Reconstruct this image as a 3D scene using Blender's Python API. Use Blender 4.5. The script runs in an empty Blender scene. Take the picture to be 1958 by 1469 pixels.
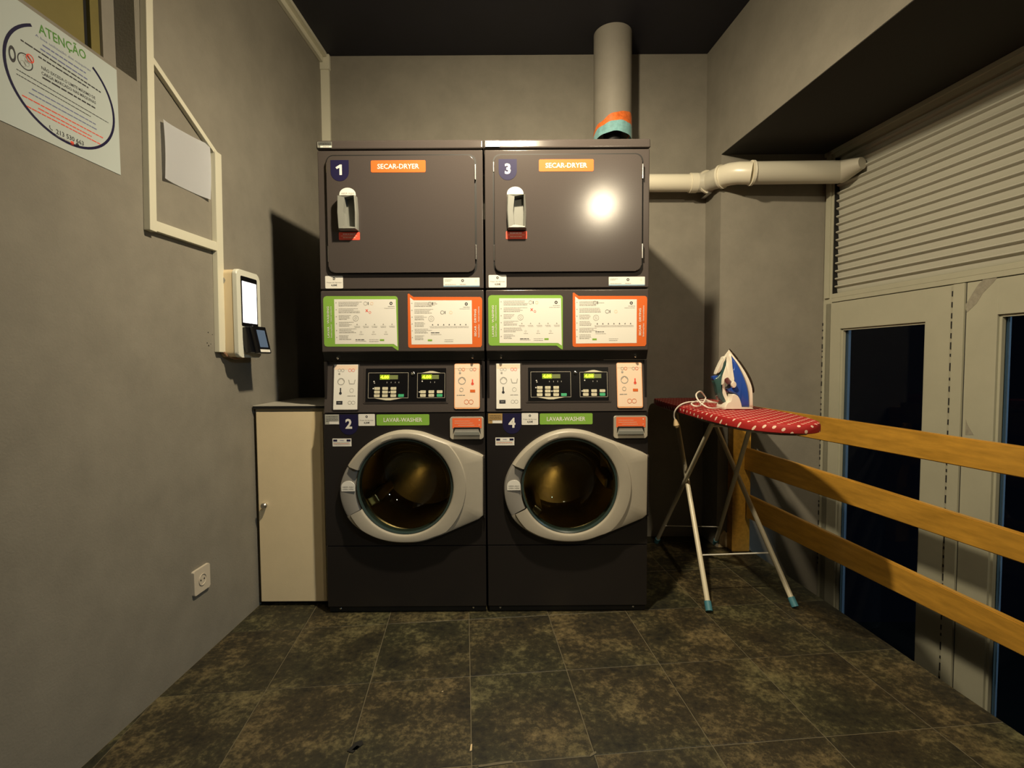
import bpy, bmesh, math, random
from mathutils import Vector, Matrix
random.seed(7)
PI = math.pi
S = bpy.context.scene
COL = S.collection

# ------------------------------------------------------------------ camera
FPX, CX, CY = 960.0, 979.0, 734.5
CAMH = 1.087
pitch, roll = math.radians(2.65), math.radians(0.35)
F = Vector((0, math.cos(pitch), -math.sin(pitch)))
U0 = Vector((0, math.sin(pitch), math.cos(pitch))); R0 = Vector((1, 0, 0))
U = U0 * math.cos(roll) + R0 * math.sin(roll)
R = R0 * math.cos(roll) - U0 * math.sin(roll)
CAM = Vector((0, 0, CAMH))
cd = bpy.data.cameras.new('camera'); cam = bpy.data.objects.new('camera', cd); COL.objects.link(cam)
cd.sensor_fit = 'HORIZONTAL'; cd.sensor_width = 36.0; cd.lens = 36.0 * FPX / 1958.0
cd.clip_start = 0.02
mw = Matrix.Identity(4)
for i in range(3):
    mw[i][0] = R[i]; mw[i][1] = U[i]; mw[i][2] = -F[i]; mw[i][3] = CAM[i]
cam.matrix_world = mw
S.camera = cam
S.view_settings.view_transform = 'Standard'; S.view_settings.look = 'None'
S.view_settings.exposure = 0.0; S.view_settings.gamma = 1.0
S.view_settings.use_curve_mapping = False

# ------------------------------------------------------------------ world and lights
w = bpy.data.worlds.new('night'); S.world = w; w.use_nodes = True
w.node_tree.nodes['Background'].inputs[0].default_value = (0.010, 0.012, 0.02, 1)
w.node_tree.nodes['Background'].inputs[1].default_value = 0.25
def point(name, loc, e, col, r):
    l = bpy.data.lights.new(name, 'POINT'); l.energy = e; l.color = col; l.shadow_soft_size = r
    o = bpy.data.objects.new(name, l); COL.objects.link(o); o.location = loc; return o
LA = (0.035, 1.42, 2.50)
LB = (0.83, -0.43, 2.50)
WARM = (1.0, 0.84, 0.58)
def spot(name, loc, target, e, col, r, deg, blend=1.0):
    l = bpy.data.lights.new(name, 'SPOT'); l.energy = e; l.color = col; l.shadow_soft_size = r
    l.spot_size = math.radians(deg); l.spot_blend = blend
    o = bpy.data.objects.new(name, l); COL.objects.link(o); o.location = loc
    o.rotation_euler = (Vector(target) - Vector(loc)).to_track_quat('-Z', 'Y').to_euler(); return o
spot('lamp_light', LA, (0.12, 2.35, 0.9), 160, WARM, 0.04, 165)
point('lamp_glow', LA, 33, WARM, 0.04)
spot('spot_light', LB, (1.0, 2.1, 0.95), 100, WARM, 0.055, 78)
def area(name, loc, target, e, col, sx, sy):
    l = bpy.data.lights.new(name, 'AREA'); l.shape = 'RECTANGLE'; l.size = sx; l.size_y = sy; l.energy = e; l.color = col
    o = bpy.data.objects.new(name, l); COL.objects.link(o); o.location = loc
    d = Vector(target) - Vector(loc); o.rotation_euler = d.to_track_quat('-Z', 'Y').to_euler(); return o
area('street_light', (2.70, -0.9, 2.3), (1.85, 2.4, 0.6), 34, (0.52, 0.78, 1.0), 0.2, 0.2)

# ------------------------------------------------------------------ rays from photograph pixels to the real planes they lie on
def ray(px, py): return F + R * ((px - CX) / FPX) + U * ((CY - py) / FPX)
def PY(px, py, Y):
    d = ray(px, py); return CAM + d * (Y / d.y)
def PZ(px, py, z):
    d = ray(px, py); return CAM + d * ((z - CAMH) / d.z)
def PP(px, py, a, b, off=0.0):
    """hit with the vertical plane through XY points a, b; off moves the plane along its normal"""
    t = Vector((b[0] - a[0], b[1] - a[1], 0)).normalized(); n = Vector((t.y, -t.x, 0))
    p0 = Vector((a[0], a[1], 0)) + n * off
    d = ray(px, py); return CAM + d * ((p0 - CAM).dot(n) / d.dot(n))

# ------------------------------------------------------------------ materials
def newmat(name):
    m = bpy.data.materials.new(name); m.use_nodes = True
    return m, m.node_tree, m.node_tree.nodes['Principled BSDF']
MATS = {}
def mat(name, col, rough=0.5, metal=0.0, var=0.0, scale=20.0, bump=0.0, bscale=200.0, coat=0.0, emit=None, estr=1.0, spec=0.5, stretch=None):
    if name in MATS: return MATS[name]
    m, nt, b = newmat(name)
    b.inputs['Base Color'].default_value = (*col, 1); b.inputs['Roughness'].default_value = rough
    b.inputs['Metallic'].default_value = metal; b.inputs['Specular IOR Level'].default_value = spec
    if coat: b.inputs['Coat Weight'].default_value = coat; b.inputs['Coat Roughness'].default_value = 0.15
    if emit: b.inputs['Emission Color'].default_value = (*emit, 1); b.inputs['Emission Strength'].default_value = estr
    tc = nt.nodes.new('ShaderNodeTexCoord'); src = tc.outputs['Object']
    if stretch:
        mp = nt.nodes.new('ShaderNodeMapping'); mp.inputs['Scale'].default_value = stretch
        nt.links.new(src, mp.inputs[0]); src = mp.outputs[0]
    if var:
        n = nt.nodes.new('ShaderNodeTexNoise'); n.inputs['Scale'].default_value = scale; n.inputs['Detail'].default_value = 6; n.inputs['Roughness'].default_value = .65
        nt.links.new(src, n.inputs['Vector'])
        r = nt.nodes.new('ShaderNodeValToRGB'); r.color_ramp.elements[0].position = .3; r.color_ramp.elements[1].position = .7
        r.color_ramp.elements[0].color = (*[c * (1 - var) for c in col], 1); r.color_ramp.elements[1].color = (*[min(1, c * (1 + var)) for c in col], 1)
        nt.links.new(n.outputs[0], r.inputs[0]); nt.links.new(r.outputs[0], b.inputs['Base Color'])
    if bump:
        n = nt.nodes.new('ShaderNodeTexNoise'); n.inputs['Scale'].default_value = bscale; n.inputs['Detail'].default_value = 3
        nt.links.new(src, n.inputs['Vector'])
        bp = nt.nodes.new('ShaderNodeBump'); bp.inputs['Strength'].default_value = bump; bp.inputs['Distance'].default_value = .002
        nt.links.new(n.outputs[0], bp.inputs['Height']); nt.links.new(bp.outputs[0], b.inputs['Normal'])
    MATS[name] = m; return m
wall_m = mat('wall_paint', (0.232, 0.214, 0.174), .75, var=.10, scale=6, bump=.35, bscale=160)
pipe_grey = mat('painted_duct', (0.27, 0.25, 0.21), .6, var=.08, scale=8, bump=.2, bscale=120)
ceil_m = mat('ceiling_navy', (0.0055, 0.0055, 0.014), .55, var=.2, scale=5)
soffit_m = mat('soffit_shade', (0.022, 0.019, 0.015), .8)  # near-black colour puts in the shade under the beam
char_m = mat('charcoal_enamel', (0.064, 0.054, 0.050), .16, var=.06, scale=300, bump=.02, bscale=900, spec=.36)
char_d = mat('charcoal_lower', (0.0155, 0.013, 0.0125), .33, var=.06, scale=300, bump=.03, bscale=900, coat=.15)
black_m = mat('black_gap', (0.004, 0.004, 0.004), .6)
black_g = mat('black_gloss', (0.006, 0.006, 0.007), .2)
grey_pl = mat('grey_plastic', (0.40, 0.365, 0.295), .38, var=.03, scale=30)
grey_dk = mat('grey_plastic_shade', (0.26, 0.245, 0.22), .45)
handle_m = mat('handle_plastic', (0.20, 0.205, 0.185), .45)
white_m = mat('white_print', (0.78, 0.76, 0.70), .6, spec=.25)
peach_m = mat('peach_print', (0.85, 0.66, 0.50), .6, spec=.25)
paper_m = mat('white_paper', (0.84, 0.86, 0.90), .45)
poster_m = mat('poster_paper', (0.50, 0.56, 0.54), .5)
orange_m = mat('orange_print', (0.66, 0.13, 0.022), .6, spec=.25)
green_m = mat('green_print', (0.22, 0.42, 0.06), .6, spec=.25)
dgreen_m = mat('dark_green_print', (0.10, 0.28, 0.05), .4)
red_m = mat('red_print', (0.82, 0.10, 0.06), .6, spec=.25)
navy_m = mat('navy_print', (0.010, 0.008, 0.045), .6, spec=.25)
ink_m = mat('black_ink', (0.03, 0.03, 0.035), .5)
gink_m = mat('grey_ink', (0.33, 0.32, 0.29), .5)
bink_m = mat('blue_ink', (0.16, 0.18, 0.34), .5)
steel_m = mat('steel', (0.55, 0.53, 0.5), .28, metal=1.0)
chrome_m = mat('chrome', (0.75, 0.74, 0.7), .15, metal=1.0)
trunk_m = mat('trunking_plastic', (0.68, 0.66, 0.53), .4)
cab_m = mat('cabinet_laminate', (0.80, 0.66, 0.42), .42, var=.03, scale=10, bump=.1, bscale=200)
cab_edge = mat('cabinet_edge', (0.42, 0.38, 0.27), .5)
cabtop_m = mat('cabinet_top', (0.40, 0.38, 0.32), .5)
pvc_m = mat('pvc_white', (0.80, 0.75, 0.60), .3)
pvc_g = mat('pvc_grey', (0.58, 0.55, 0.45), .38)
door_m = mat('door_paint', (0.43, 0.42, 0.32), .42, var=.06, scale=4, bump=.12, bscale=60)
strip_m = mat('weather_strip', (0.02, 0.02, 0.02), .8)
wood_m = mat('varnished_wood', (0.50, 0.26, 0.035), .34, var=.25, scale=3, coat=.2, stretch=(14, 1.2, 14))
tape_m = mat('tape_residue', (0.30, 0.28, 0.22), .55, var=.2, scale=60)
leg_m = mat('cream_leg_enamel', (0.68, 0.62, 0.46), .3)
wire_m = mat('white_wire', (0.7, 0.68, 0.6), .3)
foot_m = mat('blue_rubber', (0.06, 0.21, 0.27), .5)
irw = mat('iron_white', (0.80, 0.74, 0.62), .25)
irb = mat('iron_blue', (0.025, 0.08, 0.40), .15, coat=.5)
irt = mat('iron_teal', (0.035, 0.085, 0.08), .12, coat=.5)
sole_m = mat('iron_sole', (0.10, 0.07, 0.05), .3, metal=.8)
cord_m = mat('cord_white', (0.72, 0.66, 0.56), .5)
screen_m = mat('screen_white', (0.9, 0.88, 0.9), .3, emit=(1, 0.96, 0.98), estr=1.6)
screen_b = mat('screen_blue', (0.05, 0.07, 0.1), .2, emit=(0.12, 0.17, 0.24), estr=.45)
led_m = mat('led_lit', (0.5, 0.8, 0.02), .3, emit=(0.62, 0.85, 0.03), estr=2.6)
led_d = mat('led_dim', (0.12, 0.13, 0.05), .3, emit=(0.10, 0.12, 0.03), estr=.7)
btn_m = mat('button_beige', (0.62, 0.58, 0.42), .4)
btn_g = mat('button_green', (0.06, 0.42, 0.20), .4)
foil_m = mat('tape_blue', (0.25, 0.50, 0.52), .2, coat=.6, var=.25, scale=30)
foil_o = mat('tape_orange', (0.90, 0.18, 0.04), .3, var=.35, scale=60)
curtain_m = mat('yellowed_panel', (0.20, 0.165, 0.045), .6, var=.1, scale=6)
grout_m = mat('grout', (0.13, 0.11, 0.065), .7)
plaster_m = mat('broken_plaster', (0.62, 0.48, 0.27), .8, var=.25, scale=40)
slat_m = mat('slat_white', (0.52, 0.51, 0.43), .30)
sock_m = mat('socket_plastic', (0.62, 0.55, 0.44), .35)
kiosk_w = mat('kiosk_white', (0.72, 0.72, 0.62), .3)
kiosk_c = mat('kiosk_cream', (0.74, 0.60, 0.38), .35)
gasket_m = mat('rubber_gasket', (0.03, 0.05, 0.045), .25)
drum_m = mat('drum_steel', (0.62, 0.50, 0.27), .34, metal=1.0, bump=.6, bscale=45)
ext_m = mat('outer_jamb', (0.55, 0.60, 0.62), .4)

def floor_mat():
    m, nt, b = newmat('stone_vinyl'); N = nt.nodes.new; Lk = nt.links.new
    g = N('ShaderNodeNewGeometry'); oi = N('ShaderNodeObjectInfo')
    ad = N('ShaderNodeVectorMath'); ad.operation = 'MULTIPLY_ADD'
    cm = N('ShaderNodeCombineXYZ'); Lk(oi.outputs['Random'], cm.inputs[2])
    ad.inputs[1].default_value = (7, 7, 7); Lk(cm.outputs[0], ad.inputs[0]); Lk(g.outputs['Position'], ad.inputs[2])
    def noise(sc, det, ro=.65):
        n = N('ShaderNodeTexNoise'); n.inputs['Scale'].default_value = sc; n.inputs['Detail'].default_value = det; n.inputs['Roughness'].default_value = ro
        Lk(ad.outputs[0], n.inputs['Vector']); return n
    n1 = noise(5.5, 8, .68); n2 = noise(48, 6, .75)
    mx = N('ShaderNodeMix'); mx.data_type = 'FLOAT'; mx.inputs[0].default_value = .48
    Lk(n1.outputs[0], mx.inputs[2]); Lk(n2.outputs[0], mx.inputs[3])
    r = N('ShaderNodeValToRGB'); e = r.color_ramp.elements
    e[0].position = .38; e[0].color = (.008, .0075, .005, 1); e[1].position = .64; e[1].color = (.165, .135, .066, 1)
    k = r.color_ramp.elements.new(.5); k.color = (.033, .028, .014, 1)
    Lk(mx.outputs[0], r.inputs[0])
    n3 = noise(2.2, 3, .5); hr = N('ShaderNodeValToRGB'); hr.color_ramp.elements[0].position = .4; hr.color_ramp.elements[1].position = .6
    hr.color_ramp.elements[0].color = (.90, .99, .90, 1); hr.color_ramp.elements[1].color = (1.06, .98, .90, 1); Lk(n3.outputs[0], hr.inputs[0])
    hm = N('ShaderNodeMix'); hm.data_type = 'RGBA'; hm.blend_type = 'MULTIPLY'; hm.inputs[0].default_value = 1; Lk(r.outputs[0], hm.inputs[6]); Lk(hr.outputs[0], hm.inputs[7]); Lk(hm.outputs[2], b.inputs['Base Color'])
    b.inputs['Roughness'].default_value = .52
    bp = N('ShaderNodeBump'); bp.inputs['Strength'].default_value = .25; bp.inputs['Distance'].default_value = .002
    Lk(n2.outputs[0], bp.inputs['Height']); Lk(bp.outputs[0], b.inputs['Normal'])
    return m
tile_m = floor_mat()

def fabric_mat():
    m, nt, b = newmat('red_dotted_cloth'); N = nt.nodes.new; Lk = nt.links.new
    tc = N('ShaderNodeTexCoord'); mp = N('ShaderNodeMapping')
    mp.inputs['Rotation'].default_value = (0, 0, math.radians(45))
    mp.inputs['Scale'].default_value = (30, 30, 30)
    Lk(tc.outputs['UV'], mp.inputs[0])
    fr = N('ShaderNodeVectorMath'); fr.operation = 'FRACTION'; Lk(mp.outputs[0], fr.inputs[0])
    d = N('ShaderNodeVectorMath'); d.operation = 'DISTANCE'; d.inputs[1].default_value = (.5, .5, 0)
    sp = N('ShaderNodeSeparateXYZ'); Lk(fr.outputs[0], sp.inputs[0]); cb = N('ShaderNodeCombineXYZ')
    Lk(sp.outputs[0], cb.inputs[0]); Lk(sp.outputs[1], cb.inputs[1]); Lk(cb.outputs[0], d.inputs[0])
    lt = N('ShaderNodeMath'); lt.operation = 'LESS_THAN'; lt.inputs[1].default_value = .175; Lk(d.outputs['Value'], lt.inputs[0])
    mx = N('ShaderNodeMix'); mx.data_type = 'RGBA'; Lk(lt.outputs[0], mx.inputs[0])
    mx.inputs[6].default_value = (.38, .011, .011, 1); mx.inputs[7].default_value = (.85, .62, .48, 1)
    Lk(mx.outputs[2], b.inputs['Base Color']); b.inputs['Roughness'].default_value = .7
    return m
cloth_m = fabric_mat()

def glass_mat(name, tint, ior=1.45, rough=.02):
    m, nt, b = newmat(name); nt.nodes.remove(b); N = nt.nodes.new
    t = N('ShaderNodeBsdfTransparent'); t.inputs[0].default_value = (*tint, 1)
    g = N('ShaderNodeBsdfGlossy'); g.inputs['Roughness'].default_value = rough
    fz = N('ShaderNodeFresnel'); fz.inputs[0].default_value = ior
    mx = N('ShaderNodeMixShader'); nt.links.new(fz.outputs[0], mx.inputs[0]); nt.links.new(t.outputs[0], mx.inputs[1]); nt.links.new(g.outputs[0], mx.inputs[2])
    nt.links.new(mx.outputs[0], nt.nodes['Material Output'].inputs[0]); return m
bowl_m = glass_mat('bowl_glass', (.62, .62, .55))
pane_m = glass_mat('window_glass', (.5, .55, .6), 1.2)
dark_pane = mat('dark_pane', (0.002, 0.002, 0.002), .25, spec=.12)

# ------------------------------------------------------------------ mesh builder
def frame(o, u, v):
    """matrix: local x=u (right), y=v (up), z=normal towards the viewer"""
    u = Vector(u).normalized(); v = Vector(v).normalized(); n = u.cross(v)
    m = Matrix.Identity(4)
    for i in range(3): m[i][0] = u[i]; m[i][1] = v[i]; m[i][2] = n[i]; m[i][3] = o[i]
    return m
FR = lambda x, y, z: frame((x, y, z), (1, 0, 0), (0, 0, 1))      # faces -Y
def rrect(x0, y0, x1, y1, r=0.0, n=5):
    if r <= 0: return [(x0, y0), (x1, y0), (x1, y1), (x0, y1)]
    r = min(r, abs(x1 - x0) / 2, abs(y1 - y0) / 2); P = []
    for cx, cy, a in ((x1 - r, y0 + r, -90), (x1 - r, y1 - r, 0), (x0 + r, y1 - r, 90), (x0 + r, y0 + r, 180)):
        for i in range(n + 1):
            t = math.radians(a + 90 * i / n); P.append((cx + r * math.cos(t), cy + r * math.sin(t)))
    return P
TXT = {}
def textmesh(s, bold):
    if (s, bold) in TXT: return TXT[(s, bold)]
    c = bpy.data.curves.new('t', 'FONT'); c.body = s; c.size = 1; c.offset = bold; c.resolution_u = 2; c.fill_mode = 'FRONT'
    o = bpy.data.objects.new('t', c); COL.objects.link(o)
    dg = bpy.context.evaluated_depsgraph_get(); dg.update()
    me = bpy.data.meshes.new_from_object(o.evaluated_get(dg))
    bpy.data.objects.remove(o); bpy.data.curves.remove(c)
    xs = [v.co.x for v in me.vertices] or [0, 1]; ys = [v.co.y for v in me.vertices] or [0, 1]
    TXT[(s, bold)] = (me, min(xs), max(xs), min(ys), max(ys)); return TXT[(s, bold)]
class MB:
    def __init__(s): s.bm = bmesh.new(); s.mats = []; s.wn = False
    def mi(s, m):
        if m not in s.mats: s.mats.append(m)
        return s.mats.index(m)
    def add(s, bm, m, M=None, smooth=False):
        k = s.mi(m)
        if M is not None: bm.transform(M)
        for f in bm.faces: f.material_index = k; f.smooth = smooth
        me = bpy.data.meshes.new('tmp'); bm.to_mesh(me); bm.free(); s.bm.from_mesh(me); bpy.data.meshes.remove(me); return s
    def box(s, a, b, m, bev=0.0, M=None, seg=2):
        bm = bmesh.new(); bmesh.ops.create_cube(bm, size=1)
        a = Vector(a); b = Vector(b); d = b - a
        for v in bm.verts: v.co = Vector((a[i] + (v.co[i] + .5) * d[i] for i in range(3)))
        bmesh.ops.recalc_face_normals(bm, faces=bm.faces)
        if bev: bmesh.ops.bevel(bm, geom=bm.edges[:], offset=bev, segments=seg, affect='EDGES', profile=.6, clamp_overlap=True)
        if bev: s.wn = True
        return s.add(bm, m, M, smooth=bool(bev))
    def prism(s, P, z0, z1, m, M=None, bev=0.0, seg=2, smooth=False):
        bm = bmesh.new(); n = len(P)
        A = sum(P[i][0] * P[(i + 1) % n][1] - P[(i + 1) % n][0] * P[i][1] for i in range(n))
        if A < 0: P = P[::-1]
        lo = [bm.verts.new((x, y, z0)) for x, y in P]; hi = [bm.verts.new((x, y, z1)) for x, y in P]
        bm.faces.new(lo[::-1]); top = bm.faces.new(hi)
        for i in range(n): bm.faces.new((lo[i], lo[(i + 1) % n], hi[(i + 1) % n], hi[i]))
        if bev:
            bmesh.ops.bevel(bm, geom=[e for e in top.edges], offset=bev, segments=seg, affect='EDGES', profile=.6, clamp_overlap=True)
        if bev: s.wn = True
        return s.add(bm, m, M, smooth=smooth or bool(bev))
    def flat(s, P, z, m, M=None):
        bm = bmesh.new(); n = len(P)
        A = sum(P[i][0] * P[(i + 1) % n][1] - P[(i + 1) % n][0] * P[i][1] for i in range(n))
        if A < 0: P = P[::-1]
        bm.faces.new([bm.verts.new((x, y, z)) for x, y in P]); return s.add(bm, m, M)
    def text(s, t, x, y, size, z, m, M=None, bold=0.0, align='C', width=None, rot=0.0):
        """size = cap height; x,y = anchor, vertically centred"""
        me, x0, x1, y0, y1 = textmesh(t, bold)
        cap = textmesh('H', bold); ch = cap[4] - cap[3]
        k = size / ch; kx = k if width is None else width / (x1 - x0)
        bm = bmesh.new(); bm.from_mesh(me)
        ax = {'C': (x0 + x1) / 2, 'L': x0, 'R': x1}[align]
        for v in bm.verts: v.co = Vector(((v.co.x - ax) * kx, (v.co.y - (cap[3] + cap[4]) / 2) * k, 0))
        T = Matrix.Translation((x, y, z)) @ Matrix.Rotation(rot, 4, 'Z')
        return s.add(bm, m, (M @ T) if M is not None else T)
    def words(s, x0, x1, y, h, z, m, M=None):
        """a line of print too small to read in the photograph: one thin run of short marks"""
        x = x0; d = 1 if x1 > x0 else -1
        while x < x1 - h:
            wl = random.uniform(2.0, 6.0) * h; xe = min(x + wl, x1)
            s.flat([(x, y - h / 2), (xe, y - h / 2), (xe, y + h / 2), (x, y + h / 2)], z, m, M); x = xe + h * .6
        return s
    def ring(s, x, y, ro, ri, z, m, M=None, a0=0, a1=360, n=36, sx=1.0):
        P = []
        for i in range(n + 1):
            t = math.radians(a0 + (a1 - a0) * i / n); P.append((math.cos(t), math.sin(t)))
        bm = bmesh.new(); o = [bm.verts.new((x + ro * c * sx, y + ro * q, z)) for c, q in P]; i_ = [bm.verts.new((x + ri * c * sx, y + ri * q, z)) for c, q in P]
        for k in range(n): bm.faces.new((i_[k], o[k], o[k + 1], i_[k + 1]))
        return s.add(bm, m, M)
    def tube(s, pts, r, m, n=12, M=None, cap=True):
        pts = [Vector(p) for p in pts]; rs = r if isinstance(r, (list, tuple)) else [r] * len(pts)
        bm = bmesh.new(); rings = []; prev = None
        for i, p in enumerate(pts):
            t = (pts[min(i + 1, len(pts) - 1)] - pts[max(i - 1, 0)]).normalized()
            if prev is None:
                a = Vector((0, 0, 1)) if abs(t.z) < .9 else Vector((1, 0, 0)); prev = (a - t * a.dot(t)).normalized()
            else: prev = (prev - t * prev.dot(t)).normalized()
            b = t.cross(prev)
            rings.append([bm.verts.new(p + (prev * math.cos(2 * PI * k / n) + b * math.sin(2 * PI * k / n)) * rs[i]) for k in range(n)])
        for i in range(len(rings) - 1):
            for k in range(n): bm.faces.new((rings[i][k], rings[i][(k + 1) % n], rings[i + 1][(k + 1) % n], rings[i + 1][k]))
        if cap: bm.faces.new(rings[0][::-1]); bm.faces.new(rings[-1])
        bmesh.ops.recalc_face_normals(bm, faces=bm.faces)
        return s.add(bm, m, M, smooth=True)
    def lathe(s, prof, m, M=None, n=32, close=False):
        """prof: (radius, z) pairs about local z"""
        bm = bmesh.new(); rings = []
        for r, z in prof:
            rings.append([bm.verts.new((r * math.cos(2 * PI * k / n), r * math.sin(2 * PI * k / n), z)) for k in range(n)] if r > 1e-6 else [bm.verts.new((0, 0, z))])
        for a, b in zip(rings, rings[1:]):
            for k in range(n):
                q = [a[k % len(a)], a[(k + 1) % len(a)], b[(k + 1) % len(b)], b[k % len(b)]]
                u = []
                for v in q:
                    if v not in u: u.append(v)
                if len(u) > 2: bm.faces.new(u)
        bmesh.ops.recalc_face_normals(bm, faces=bm.faces)
        return s.add(bm, m, M, smooth=True)
    def build(s, name, parent=None, loc=None, label=None):
        me = bpy.data.meshes.new(name)
        s.bm.to_mesh(me); s.bm.free()
        for m in s.mats: me.materials.append(m)
        if any(p.use_smooth for p in me.polygons):
            me.set_sharp_from_angle(angle=math.radians(38))
        o = bpy.data.objects.new(name, me); COL.objects.link(o)
        if s.wn: md = o.modifiers.new('normals', 'WEIGHTED_NORMAL'); md.keep_sharp = True; md.weight = 100
        if parent: o.parent = parent
        if loc is not None: o.location = loc
        if label: o['label'] = label
        return o
def thing(name, label, cat, loc=(0, 0, 0), group=None):
    o = bpy.data.objects.new(name, None); COL.objects.link(o); o.location = loc; o.empty_display_size = .05
    o['label'] = label; o['category'] = cat
    if group: o['group'] = group
    return o
def struct(o, label=None):
    o['kind'] = 'structure'
    if label: o['label'] = label
    return o

# ------------------------------------------------------------------ room shell
CEIL = 2.89; SOF = 2.237; YB = 3.05; YF = -2.6
WL = ((-1.112, 3.05), (-1.168, 1.29))                     # left wall, two points
def wlx(Y): return -1.112 + (-1.168 + 1.112) * (3.05 - Y) / 1.76
WD = ((1.77, 2.87), (1.90, 1.90))                       # plane of the doors
def wdx(Y): return 1.77 + .13 * (2.87 - Y) / .97
BF = ((1.165, 3.05), (1.297, 1.656))                    # face of the beam
def bfx(Y): return 1.165 + .132 * (3.05 - Y) / 1.394
def fex(Y): return 1.347 + .108 * (2.87 - Y) / 1.34     # edge of the raised floor
PIERY = 2.87
def slab(P, z0, z1, name, m, label):
    return struct(MB().prism(P, z0, z1, m).build(name), label)
slab([(wlx(YB) - .12, YB), (1.747, YB), (1.747, YB + .12), (wlx(YB) - .12, YB + .12)], -.6, CEIL, 'wall_back', wall_m, 'grey painted wall behind the machines')
# left wall with the window opening high above the poster
NY1 = PP(262, 156, *WL[::-1]).y; NZ = PP(262, 156, *WL[::-1]).z; NY0 = .35; NZ1 = 2.80
wl = MB(); T = .25
def wseg(y0, y1, z0, z1): wl.prism([(wlx(y0), y0), (wlx(y1), y1), (wlx(y1) - T, y1), (wlx(y0) - T, y0)], z0, z1, wall_m)
wseg(YF, NY0, -.6, CEIL); wseg(NY1, YB, -.6, CEIL); wseg(NY0, NY1, -.6, NZ); wseg(NY0, NY1, NZ1, CEIL)
struct(wl.build('wall_left'), 'plain grey painted wall on the left')
slab([(wlx(YF) - .1, YF), (3.2, YF), (3.2, YF - .1), (wlx(YF) - .1, YF - .1)], -.6, CEIL, 'wall_front', wall_m, 'grey wall behind the camera')
slab([(wlx(YF) - .3, YF - .1), (3.2, YF - .1), (3.2, YB + .12), (wlx(YB) - .3, YB + .12)], CEIL, CEIL + .1, 'ceiling', ceil_m, 'dark navy ceiling')
# pier and beam
slab([(bfx(YB), YB), (bfx(PIERY), PIERY), (1.772, PIERY), (1.748, YB)], -.6, SOF, 'wall_right', wall_m, 'grey pier facing the room beside the doors')
bm_ = MB(); bm_.prism([(bfx(YB), YB), (bfx(YF), YF), (wdx(YF) + .25, YF), (wdx(YB) + .25, YB)], SOF, CEIL, wall_m)
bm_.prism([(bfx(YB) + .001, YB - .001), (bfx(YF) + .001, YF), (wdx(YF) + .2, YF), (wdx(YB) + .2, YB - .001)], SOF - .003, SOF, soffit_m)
struct(bm_.build('trim_1'), 'grey beam with shade-coloured underside above the doors')
# floor: raised slab with single tiles, lower threshold in front of the doors
fl = MB(); fl.prism([(wlx(YB), YB), (wlx(YF), YF), (fex(YF), YF), (fex(YB), YB)], -.14, -.0012, grout_m)
floor = struct(fl.build('floor'), 'floor of dark mottled stone-look tiles')
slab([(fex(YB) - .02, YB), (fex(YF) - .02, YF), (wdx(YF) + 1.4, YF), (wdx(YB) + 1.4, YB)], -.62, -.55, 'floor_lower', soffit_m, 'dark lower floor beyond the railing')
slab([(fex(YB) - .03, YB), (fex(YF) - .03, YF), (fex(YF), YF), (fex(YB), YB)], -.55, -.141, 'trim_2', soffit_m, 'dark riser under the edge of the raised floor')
ang = math.radians(5.4); TW, TD = .338, .383
tu = Vector((math.cos(ang), math.sin(ang))); tv = Vector((-math.sin(ang), math.cos(ang)))
p0 = PZ(897, 1185, 0); O = Vector((p0.x, p0.y))
room = [Vector(q) for q in ((wlx(YF) + .002, YF), (fex(YF), YF), (fex(YB), YB - .002), (wlx(YB) + .002, YB - .002))]
def clip(P, C):
    n = len(C)
    for i in range(n):
        a, b = C[i], C[(i + 1) % n]; e = b - a; Q = []
        for k in range(len(P)):
            p, q = P[k], P[(k + 1) % len(P)]
            sp = e.x * (p.y - a.y) - e.y * (p.x - a.x); sq = e.x * (q.y - a.y) - e.y * (q.x - a.x)
            if sp >= 0: Q.append(p)
            if (sp >= 0) != (sq >= 0): Q.append(p + (q - p) * (sp / (sp - sq)))
        P = Q
        if not P: return P
    return P
g = .0014
for j in range(-10, 5):
    for i in range(-9, 9):
        a = O + tu * (i * TW) + tv * (j * TD)
        q = [a + tu * g + tv * g, a + tu * (TW - g) + tv * g, a + tu * (TW - g) + tv * (TD - g), a + tu * g + tv * (TD - g)]
        q = clip(q, room)
        if len(q) < 3: continue
        A = abs(sum(q[k].x * q[(k + 1) % len(q)].y - q[(k + 1) % len(q)].x * q[k].y for k in range(len(q)))) / 2
        if A < .002 or max(p.y for p in q) < -.9: continue
        dz = random.uniform(-.0004, .0004)
        MB().prism([(p.x, p.y) for p in q], -.0011, dz, tile_m, bev=.0008, seg=1).build('floor_tile', floor)
fb = MB(); fb.prism([(wlx(YF) + .003, YF + .01), (fex(YF) - .003, YF + .01), (fex(-.95) - .003, -.95), (wlx(-.95) + .003, -.95)], -.0011, .0, tile_m)
o = fb.build('floor_sheet', floor, label='plain strip of the same floor behind the camera')
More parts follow.
